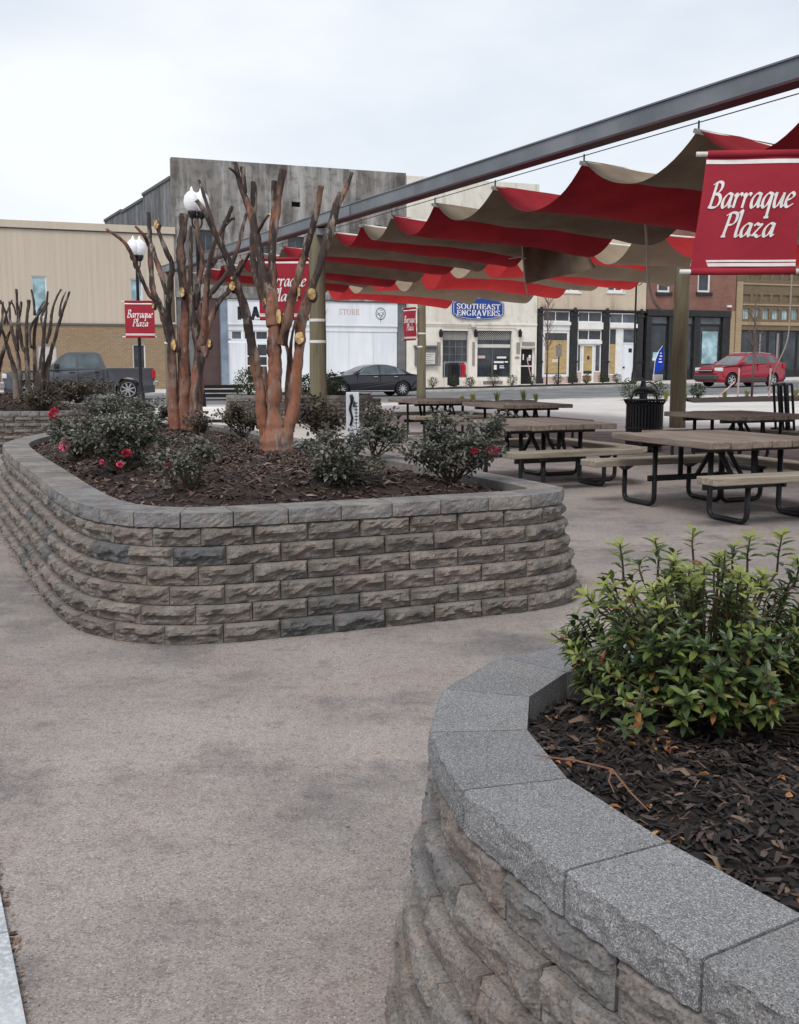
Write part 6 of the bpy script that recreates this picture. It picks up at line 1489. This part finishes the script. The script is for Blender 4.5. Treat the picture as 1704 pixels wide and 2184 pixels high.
for sgn in (-1, 1):
    b = MB(); pts = [sp(q, h, sgn, .012) for q, h in ((-.76, 1.0), (-.30, 1.30), (.02, 1.405), (.35, 1.43), (.74, 1.415), (1.1, 1.335), (1.36, 1.22), (1.58, 1.02), (.4, .995), (-.76, 1.0))]; b.tube(pts, .011, 5, False); b.build('chrome_trim', M['chrome'], cab)
    MB().cbox(-.86, -.68, min(sgn*.90, sgn*1.05), max(sgn*.90, sgn*1.05), 1.0, 1.12, .03).build('mirror', M['p_black'], r)
    for xx in (.12, 1.1): MB().cbox(xx-.1, xx+.1, min(sgn*.905, sgn*.928), max(sgn*.905, sgn*.928), .885, .91, .006).build('door_handle', M['chrome'], r)
    for xx in (-.74, .36, 1.24): MB().box(xx-.005, xx+.005, min(sgn*.89, sgn*.921), max(sgn*.89, sgn*.921), .35, .95).build('door_seam', M['trim'], body)
    MB().cbox(-1.05, 1.0, min(sgn*.87, sgn*.915), max(sgn*.87, sgn*.915), .24, .28, .008).build('sill_strip', M['chrome'], r)
MB().box(-1.1, 1.0, -.75, .75, .2, .45).build('underbody', M['trim'], r)

# red compact SUV, front towards the left
x, y, z = road_spot(1578, 800, 48.8)
W = 1.86; wr = .36; ar = (-1.36, 1.36)
prof = [(-2.24, .45), (-2.30, .70), (-2.18, .95), (-1.8, 1.05), (-1.1, 1.12), (-.8, 1.14), (1.7, 1.20), (2.1, 1.20), (2.22, 1.02), (2.28, .70), (2.24, .48)]
gh = [(-1.08, 1.10), (-.36, 1.58), (-.1, 1.68), (.4, 1.72), (1.1, 1.70), (1.6, 1.62), (2.12, 1.18)]
r, body, cab, sp, gw = car('red_suv', 'red compact suv parked before the ornate brick building', 'suv', (x, y, z), YAW + R(4), 4.57, W, 1.72, prof, ar, gh, 1.24, M['p_red'], 1.16, wr, None)
panes(cab, sp, [[(-.72, 1.20), (-.30, 1.53), (.0, 1.62), (.28, 1.64), (.28, 1.20)], [(.36, 1.20), (.36, 1.645), (1.0, 1.635), (1.12, 1.20)], [(1.18, 1.22), (1.10, 1.62), (1.5, 1.55), (1.82, 1.26)]])
screen(cab, gw, gh[0], gh[1], 'windscreen'); screen(cab, gw, gh[6], gh[5], 'rear_window')
wheels(r, ar, W, wr, .66, 6, .24)
lamps(r, [('headlamp', 'lamp_clear', -2.24, -1.92, .58, .88, .80, .98), ('tail_lamp', 'lamp_red', 2.06, 2.24, .66, .90, .95, 1.2)])
MB().cbox(-2.36, -2.16, -.86, .86, .34, .62, .05).build('front_bumper', M['cladding'], r); MB().cbox(2.12, 2.34, -.86, .86, .36, .66, .05).build('rear_bumper', M['cladding'], r)
MB().cbox(-2.33, -2.24, -.52, .52, .74, .90, .02).build('grille', M['trim'], r); MB().cbox(-2.345, -2.31, -.52, .52, .82, .85, .01).build('grille_bar', M['chrome'], r)
for sgn in (-1, 1):
    MB().cbox(-.95, .95, min(sgn*.86, sgn*.945), max(sgn*.86, sgn*.945), .26, .46, .02).build('side_cladding', M['cladding'], r)
    MB().cbox(-.82, -.62, min(sgn*.90, sgn*1.08), max(sgn*.90, sgn*1.08), 1.16, 1.30, .03).build('mirror', M['p_red'], r)
    b = MB(); b.tube([sp(-.05, 1.70, sgn, -.06)+Vector((0, 0, .05)), sp(.6, 1.71, sgn, -.06)+Vector((0, 0, .06)), sp(1.45, 1.64, sgn, -.06)+Vector((0, 0, .05))], .02, 6); b.build('roof_rail', M['alloy'], r)
    for xx in (.1, 1.0): MB().cbox(xx-.1, xx+.1, min(sgn*.905, sgn*.935), max(sgn*.905, sgn*.935), 1.04, 1.07, .006).build('door_handle', M['p_red'], r)
    for xx in (-.78, .32, 1.16): MB().box(xx-.005, xx+.005, min(sgn*.88, sgn*.926), max(sgn*.88, sgn*.926), .46, 1.12).build('door_seam', M['trim'], body)
MB().box(-1.0, 1.0, -.75, .75, .22, .5).build('underbody', M['trim'], r)

# ================================================================== STREET FURNITURE AND PLANTING
M['globe'] = plain('frosted_globe', (.84, .85, .87), .3)
def lamp(label, p, zt, heads, aw=.34, z0=0):
    r = thing('street_lamp', label, 'street lamp', (p.x, p.y, z0), YAW, 'twin globe street lamps'); h = zt-z0
    MB().lathe((0, 0, 0), [(.19, 0), (.19, .12), (.14, .18), (.12, .6), (.085, .7), (.062, 1.0), (.05, h), (.07, h+.04)], 14).build('post', M['iron'], r, True)
    for s in heads:
        b = MB(); b.tube(smooth_line([(0, 0, h-.28), (s*aw*.6, 0, h-.30), (s*aw, 0, h-.18), (s*aw, 0, h-.02)], 4), .025, 6); b.build('arm', M['iron'], r, True)
        MB().lathe((s*aw, 0, h-.06), [(.05, 0), (.10, .06), (.13, .16), (.12, .2)], 12).build('lamp_cup', M['iron'], r, True)
        MB().lathe((s*aw, 0, h+.14), [(.11, 0), (.20, .10), (.23, .24), (.20, .40), (.12, .50), (.05, .54), (.03, .62), (.01, .66)], 14).build('globe', M['globe'], r, True)
lamp('twin globe street lamp carrying a red banner at left', at(292, 560, 37.4), at(292, 553, 37.4).z, (-1, 1), .11)
lamp('taller twin globe street lamp behind the crape myrtle tops', at(420, 460, 30.0), at(420, 462, 30).z, (-1, 1), .13)
s_, _ = fac(1351, 800, 56); p_ = sxy(s_, 56); lamp('dark street lamp before the bay fronted shop', p_, fac(1354, 592, 56)[1]-.1, (-1, 1), .36, sz(s_, 56)+.13)
# planting strip along the far kerb
s0, _ = fac(905, 830, 56); s1, _ = fac(1345, 820, 56); b = MB(); ss = lin(s0, s1, 40); oo = (55.25, 55.6, 56.3, 56.6)
for i, s in enumerate(ss):
    for j, o in enumerate(oo): p = sxy(s, o); b.v.append(Vector((p.x, p.y, gz(p.x, p.y)+.136+(.09+.03*fnoise(s*2, o, 1) if j in (1, 2) else 0))))
for i in range(40):
    for j in range(3): b.f.append((i*4+j, (i+1)*4+j, (i+1)*4+j+1, i*4+j+1))
b.build('planting_strip', M['dark_mulch'], None, False, 'stuff')
M['box_leaf'] = island_mat('boxwood_leaves', [(0, (.025, .045, .018)), (.5, (.045, .075, .028)), (1, (.09, .11, .05))], .6, .3, .1)
M['grass_y'] = island_mat('yellow_grass', [(0, (.20, .20, .06)), (.5, (.32, .31, .10)), (1, (.42, .38, .16))], .7, .2, .2)
M['grass_g'] = island_mat('green_grass', [(0, (.09, .13, .04)), (.6, (.17, .22, .07)), (1, (.3, .3, .12))], .7, .2, .2)
def ball(label, p, h, seed, group, name='round_shrub', m='box_leaf', n=420, leaf=.06, cat='shrub', sq=1.0):
    rnd = random.Random(seed); r = thing(name, label, cat, p, 0, group); b = MB(); R_ = h*.5
    st = MB(); 
    for k in range(6): a = k*1.05; st.tube([(0, 0, -.02), (math.cos(a)*R_*.3, math.sin(a)*R_*.3, h*.4), (math.cos(a)*R_*.6, math.sin(a)*R_*.6, h*.75)], [.012, .009, .004], 4, False)
    st.build('stems', M['stem'], r, False, 'stuff')
    for k in range(n):
        d = Vector((rnd.gauss(0, 1), rnd.gauss(0, 1), rnd.gauss(0, 1))).normalized(); q = R_*(1+.28*fnoise(d.x*2+seed, d.y*2, d.z*2))*rnd.uniform(.55, 1.05); c = Vector((d.x*q*sq, d.y*q*sq, h*.53+d.z*q*.95))
        b.add(leaf_pts(c, (d+Vector((rnd.gauss(0, .7), rnd.gauss(0, .7), rnd.gauss(.2, .7)))).normalized(), Vector((0, 0, 1)), leaf*rnd.uniform(.7, 1.3), leaf*.6, .2, .1)[:6], LF2)
    b.build('foliage', M[m], r, False, 'stuff'); return r
ordn = ['first', 'second', 'third', 'fourth', 'fifth', 'sixth', 'seventh', 'eighth', 'ninth', 'tenth', 'eleventh']
for i, (px, hh) in enumerate(((923,.62),(968,.66),(1003,.56),(1052,.74),(1091,.62),(1134,.6),(1188,.6),(1220,.62),(1250,.55),(1285,.62),(1315,.55))):
    s, _ = fac(px, 830, 55.9); p = sxy(s, 55.9); p.z = gz(p.x, p.y)+.2; ball(f'{ordn[i]} small round green shrub from the left along the far kerb', p, hh*.95, 200+i, 'round shrubs along the far kerb')
# shrubs in the far stone planter and by the poles
for lab, px, Y, h, sd in (('bright green rounded shrub in the far stone planter', 531, 26.9, .66, 301), ('green shrub left of the black sedan bonnet', 708, 26.9, .58, 302), ('green shrub right behind the thick timber pole', 655, 27.6, .5, 303)):
    q = at(px, 800, Y); ball(lab, (q.x, q.y, .68), h, sd, None, 'green_shrub', 'box_leaf', 700, .06, sq=1.15)
# bed along the near kerb: mulch, tufts, low shrubs
def near_bed(pxa, pxb, o0, o1, nm):
    s0, _ = fac(pxa, 860, o0); s1, _ = fac(pxb, 860, o0); b = MB(); ss = lin(s0, s1, 24); oo = lin(o0, o1, 5)
    for s in ss:
        for j, o in enumerate(oo): p = sxy(s, o); b.v.append(Vector((p.x, p.y, gz(p.x, p.y)+.008+(.10*math.sin(math.pi*j/5)*(1+.6*fnoise(s*1.5, o*2, 3))))))
    n = len(oo)
    for i in range(24):
        for j in range(n-1): b.f.append((i*n+j, (i+1)*n+j, (i+1)*n+j+1, i*n+j+1))
    b.build(nm, M['mulch_bed'], None, False, 'stuff')
near_bed(1480, 1900, 36.3, 39.4, 'kerbside_mulch'); near_bed(980, 1150, 37.2, 39.6, 'kerbside_mulch')
def tuft(label, px, off, h, seed, m, n=70):
    s, _ = fac(px, 850, off); p = sxy(s, off); rnd = random.Random(seed); r = thing('grass_tuft', label, 'grass', (p.x, p.y, gz(p.x, p.y)+.05), 0, 'grass tufts near the street'); b = MB()
    for k in range(n):
        a = rnd.uniform(0, 6.283); l = h*rnd.uniform(.6, 1.1); e = Vector((math.cos(a), math.sin(a), 0))*l*rnd.uniform(.2, .6); t = Vector((-math.sin(a), math.cos(a), 0))*.012; q0 = Vector((rnd.uniform(-.05, .05), rnd.uniform(-.05, .05), 0))
        b.add([q0-t, q0+t, q0+e*.45+Vector((0, 0, l*.62))+t*.7, q0+e*.45+Vector((0, 0, l*.62))-t*.7, q0+e+Vector((0, 0, l*.85))], [(0, 1, 2, 3), (3, 2, 4)])
    b.build('blades', M[m], r, False, 'stuff')
TU = [(1008,39.0,.42,'grass_y'),(1060,39.0,.5,'grass_g'),(1117,39.0,.5,'grass_g'),(1143,38.6,.4,'grass_g'),(985,38.6,.34,'grass_y'),(1420,38.2,.42,'grass_y'),(1460,37.8,.4,'grass_y'),(1545,38.2,.4,'grass_y'),(1592,38.2,.42,'grass_y'),(1660,38.4,.36,'grass_y'),(1697,38.0,.45,'grass_y')]
TU.sort()
for i, (px, o, h, m) in enumerate(TU): tuft(f'{ordn[i]} grass tuft from the left along the near kerb, {"yellowish" if m == "grass_y" else "green"}', px, o, h, 400+i, m)
for lab, px, o, h, sd in (('dark leafy shrub left of the black hand pump', 1345, 38.6, .8, 501), ('dark leafy shrub right of the black hand pump', 1400, 38.6, .75, 502), ('small dark shrub before the red suv bumper', 1487, 38.8, .6, 503)):
    s, _ = fac(px, 850, o); p = sxy(s, o); ball(lab, (p.x, p.y, gz(p.x, p.y)+.02), h, sd, None, 'green_shrub', 'box_leaf', 600, .07, sq=1.1)
# bare street saplings
M['twigs'] = plain('bare_twigs', (.16, .11, .10), .9); M['stake'] = plain('pinkish_stake', (.62, .40, .38), .8)
def sapling(label, px, off, h, seed, spread=.9):
    s, _ = fac(px, 840, off); p = sxy(s, off); rnd = random.Random(seed); r = thing('bare_sapling', label, 'tree', (p.x, p.y, gz(p.x, p.y)+.1), 0, 'bare street saplings'); b = MB(); b.tube([(0, 0, -.1), (.02, 0, h*.3), (0, .02, h*.6), (.02, 0, h*.95)], [.05, .045, .035, .012], 8); b.build('trunk', M['twigs'], r, True)
    c = MB()
    for k in range(34):
        z = h*rnd.uniform(.32, .85); a = rnd.uniform(0, 6.283); l = spread*rnd.uniform(.5, 1)*(1-.4*z/h); d = Vector((math.cos(a)*.55, math.sin(a)*.55, 1)).normalized(); q0 = Vector((0, 0, z)); q1 = q0+d*l*.5+Vector((0, 0, .03)); q2 = q0+d*l+Vector((math.cos(a), math.sin(a), .6))*.08
        c.tube([q0, q1, q2], [.014, .010, .005], 4, False)
        for j in range(5):
            t = rnd.uniform(.3, 1); f = q0.lerp(q2, t); g = f + Vector((rnd.gauss(0, .5), rnd.gauss(0, .5), rnd.uniform(.3, 1))).normalized()*l*rnd.uniform(.2, .5); c.tube([f, f.lerp(g, .5)+Vector((rnd.gauss(0, .02), 0, 0)), g], [.006, .005, .003], 3, False)
    c.build('crown', M['twigs'], r, False, 'stuff'); return p
sapling('bare sapling beside the cream shop door', 1165, 55.9, 5.4, 601, 1.3)
ps = sapling('bare twiggy sapling held by stakes before the red suv', 1603, 38.6, 4.6, 602, .9)
for i, (lab, px, lean) in enumerate((('pinkish upright stake left of the staked sapling', 1573, 0), ('leaning pinkish stake at the left of the sapling', 1556, 1), ('upright pinkish stake right of the staked sapling', 1640, 0))):
    s, _ = fac(px, 840, 38.2); p = sxy(s, 38.2); r = thing('tree_stake', lab, 'stake', (p.x, p.y, gz(p.x, p.y)), YAW, 'stakes round the sapling'); b = MB()
    if lean: b.bar((-.7, 0, 0), (.3, .1, .7), .05, .03)
    else: b.bar((0, 0, -.1), (.02, 0, 1.25), .06, .04)
    b.build('stake_post', M['stake'], r)
# sign post, flag, clothes rail, broom
s, _ = fac(1190, 820, 55.7); p = sxy(s, 55.7); r = thing('sign_post', 'thin black sign post seen edge on before the boarded bay', 'sign', (p.x, p.y, gz(p.x, p.y)+.15), YAW); hh = fac(1190, 733, 55.7)[1]-.15-gz(p.x, p.y)
b = MB(); b.bar((0, 0, -.1), (.02, 0, hh), .06, .05); b.build('post', M['iron'], r); MB().box(-.02, .06, -.28, .28, hh-.7, hh-.05).build('sign_plate', M['plaque'], r)
M['flag'] = cloth_mat('blue_flag', (.02, .07, .50), (.015, .05, .38), .25)
s, _ = fac(1394, 800, 60.5); p = sxy(s, 60.5); zb_ = gz(p.x, p.y)+.13; r = thing('feather_flag', 'blue feather flag with white lettering outside the black shopfront', 'flag', (p.x, p.y, zb_), YAW); z0, z1 = fac(1394, 799, 60.5)[1]-zb_, fac(1410, 737, 60.5)[1]-zb_
b = MB(); n = 14
for k in range(n+1):
    t = k/n; z = z0+(z1-z0)*t; xl = .02+.55*t**2.2; xr = .62+.12*math.sin(t*3); xr = max(xl+.01, xr if t < .96 else xl+.04)
    for j in range(5): b.v.append(Vector((xl+(xr-xl)*j/4, .05*math.sin(j*1.3+t*4), z+.35*(1-t)*(j/4)*.8)))
for k in range(n):
    for j in range(4): b.f.append((k*5+j, k*5+j+1, (k+1)*5+j+1, (k+1)*5+j))
b.build('flag_cloth', M['flag'], r, True)
b = MB(); b.tube([(0, .02, -.0), (.0, .02, z0), (.08, .02, z0+(z1-z0)*.5), (.3, .02, z0+(z1-z0)*.8), (.6, .02, z1)], .018, 6); b.build('flag_pole', M['ink_white'], r, True)
b = MB()
for k in range(4): b.box(.28+.03*k, .52-.05*(k % 2), -.075, -.07, z0+.75+k*.18, z0+.83+k*.18)
b.build('flag_lettering', M['ink_white'], r)
s, _ = fac(971, 820, 61.6); p = sxy(s, 61.6); zb_ = sz(s, 61.6)+.13; r = thing('clothes_rail', 'clothes rail on the sidewalk outside the cream shop', 'clothes rail', (p.x, p.y, zb_), YAW); zr = fac(971, 772, 61.6)[1]-zb_
b = MB()
for xx in (-.72, .72): b.tube([(xx, -.25, .03), (xx, .25, .03)], .02, 6); b.tube([(xx, 0, .03), (xx, 0, zr)], .018, 6)
b.tube([(-.72, 0, zr), (.72, 0, zr)], .02, 6); b.build('rail', M['alloy'], r)
def garment(label, x0, cols, L, name='hanging_coat'):
    g = thing(name, label, 'clothing', (p.x+CY*x0, p.y+SY*x0, zb_), YAW, 'clothes on the rail'); b = MB(); m = M[cols]
    b.add([(-.04, -.24, zr-.16), (.04, -.24, zr-.16), (.05, .24, zr-.16), (-.04, .24, zr-.16), (-.02, 0, zr-.03), (.02, 0, zr-.03), (-.06, -.28, zr-L), (.06, -.26, zr-L), (.06, .27, zr-L+.02), (-.06, .28, zr-L)], [(0,1,5,4),(2,3,4,5),(0,4,3),(1,2,5),(0,6,7,1),(1,7,8,2),(2,8,9,3),(3,9,6,0),(6,9,8,7)]); b.build('cloth', m, g)
M['c_black'] = plain('black_cloth', (.012, .012, .014), .9); M['c_navy'] = plain('navy_cloth', (.012, .014, .03), .9); M['c_red'] = plain('red_cloth_coat', (.42, .02, .03), .9); M['c_plum'] = plain('plum_cloth', (.14, .05, .09), .9); M['c_cream'] = plain('cream_cloth', (.6, .5, .42), .9)
for lab, x0, c, L in (('black coat at the left of the clothes rail', -.34, 'c_black', 1.35), ('second black coat on the clothes rail', -.20, 'c_black', 1.4), ('third black coat on the clothes rail', -.06, 'c_black', 1.4), ('navy coat in the middle of the clothes rail', .08, 'c_navy', 1.35), ('plum jacket on the clothes rail', .22, 'c_plum', .85), ('red jacket on the clothes rail', .36, 'c_red', .85), ('second red jacket on the clothes rail', .48, 'c_red', .82), ('cream jacket at the right of the clothes rail', .62, 'c_cream', .7)): garment(lab, x0, c, L)
s, _ = fac(1131, 820, 61.8); p = sxy(s, 61.8); r = thing('leaning_pole', 'reddish pole leaning in front of the cream shop door', 'pole', (p.x, p.y, sz(s, 61.8)+.13), YAW); b = MB(); b.bar((.15, 0, 0), (-.2, .1, 1.5), .06, .04); b.build('shaft', M['stake'], r)
s, _ = fac(1402, 820, 61.5); p = sxy(s, 61.5); r = thing('flower_tub', 'pale square tub on the sidewalk by the blue flag', 'planter', (p.x, p.y, sz(s, 61.5)+.13), YAW); MB().cbox(-.24, .24, -.24, .24, 0, .42, .03).build('tub', M['kerb'], r); MB().box(-.2, .2, -.2, .2, .40, .425).build('soil', M['dark_mulch'], r)
MB().cbox(-.3, .3, .3, .8, 0, .9, .03).build('crate', M['plaque'], r) if False else None
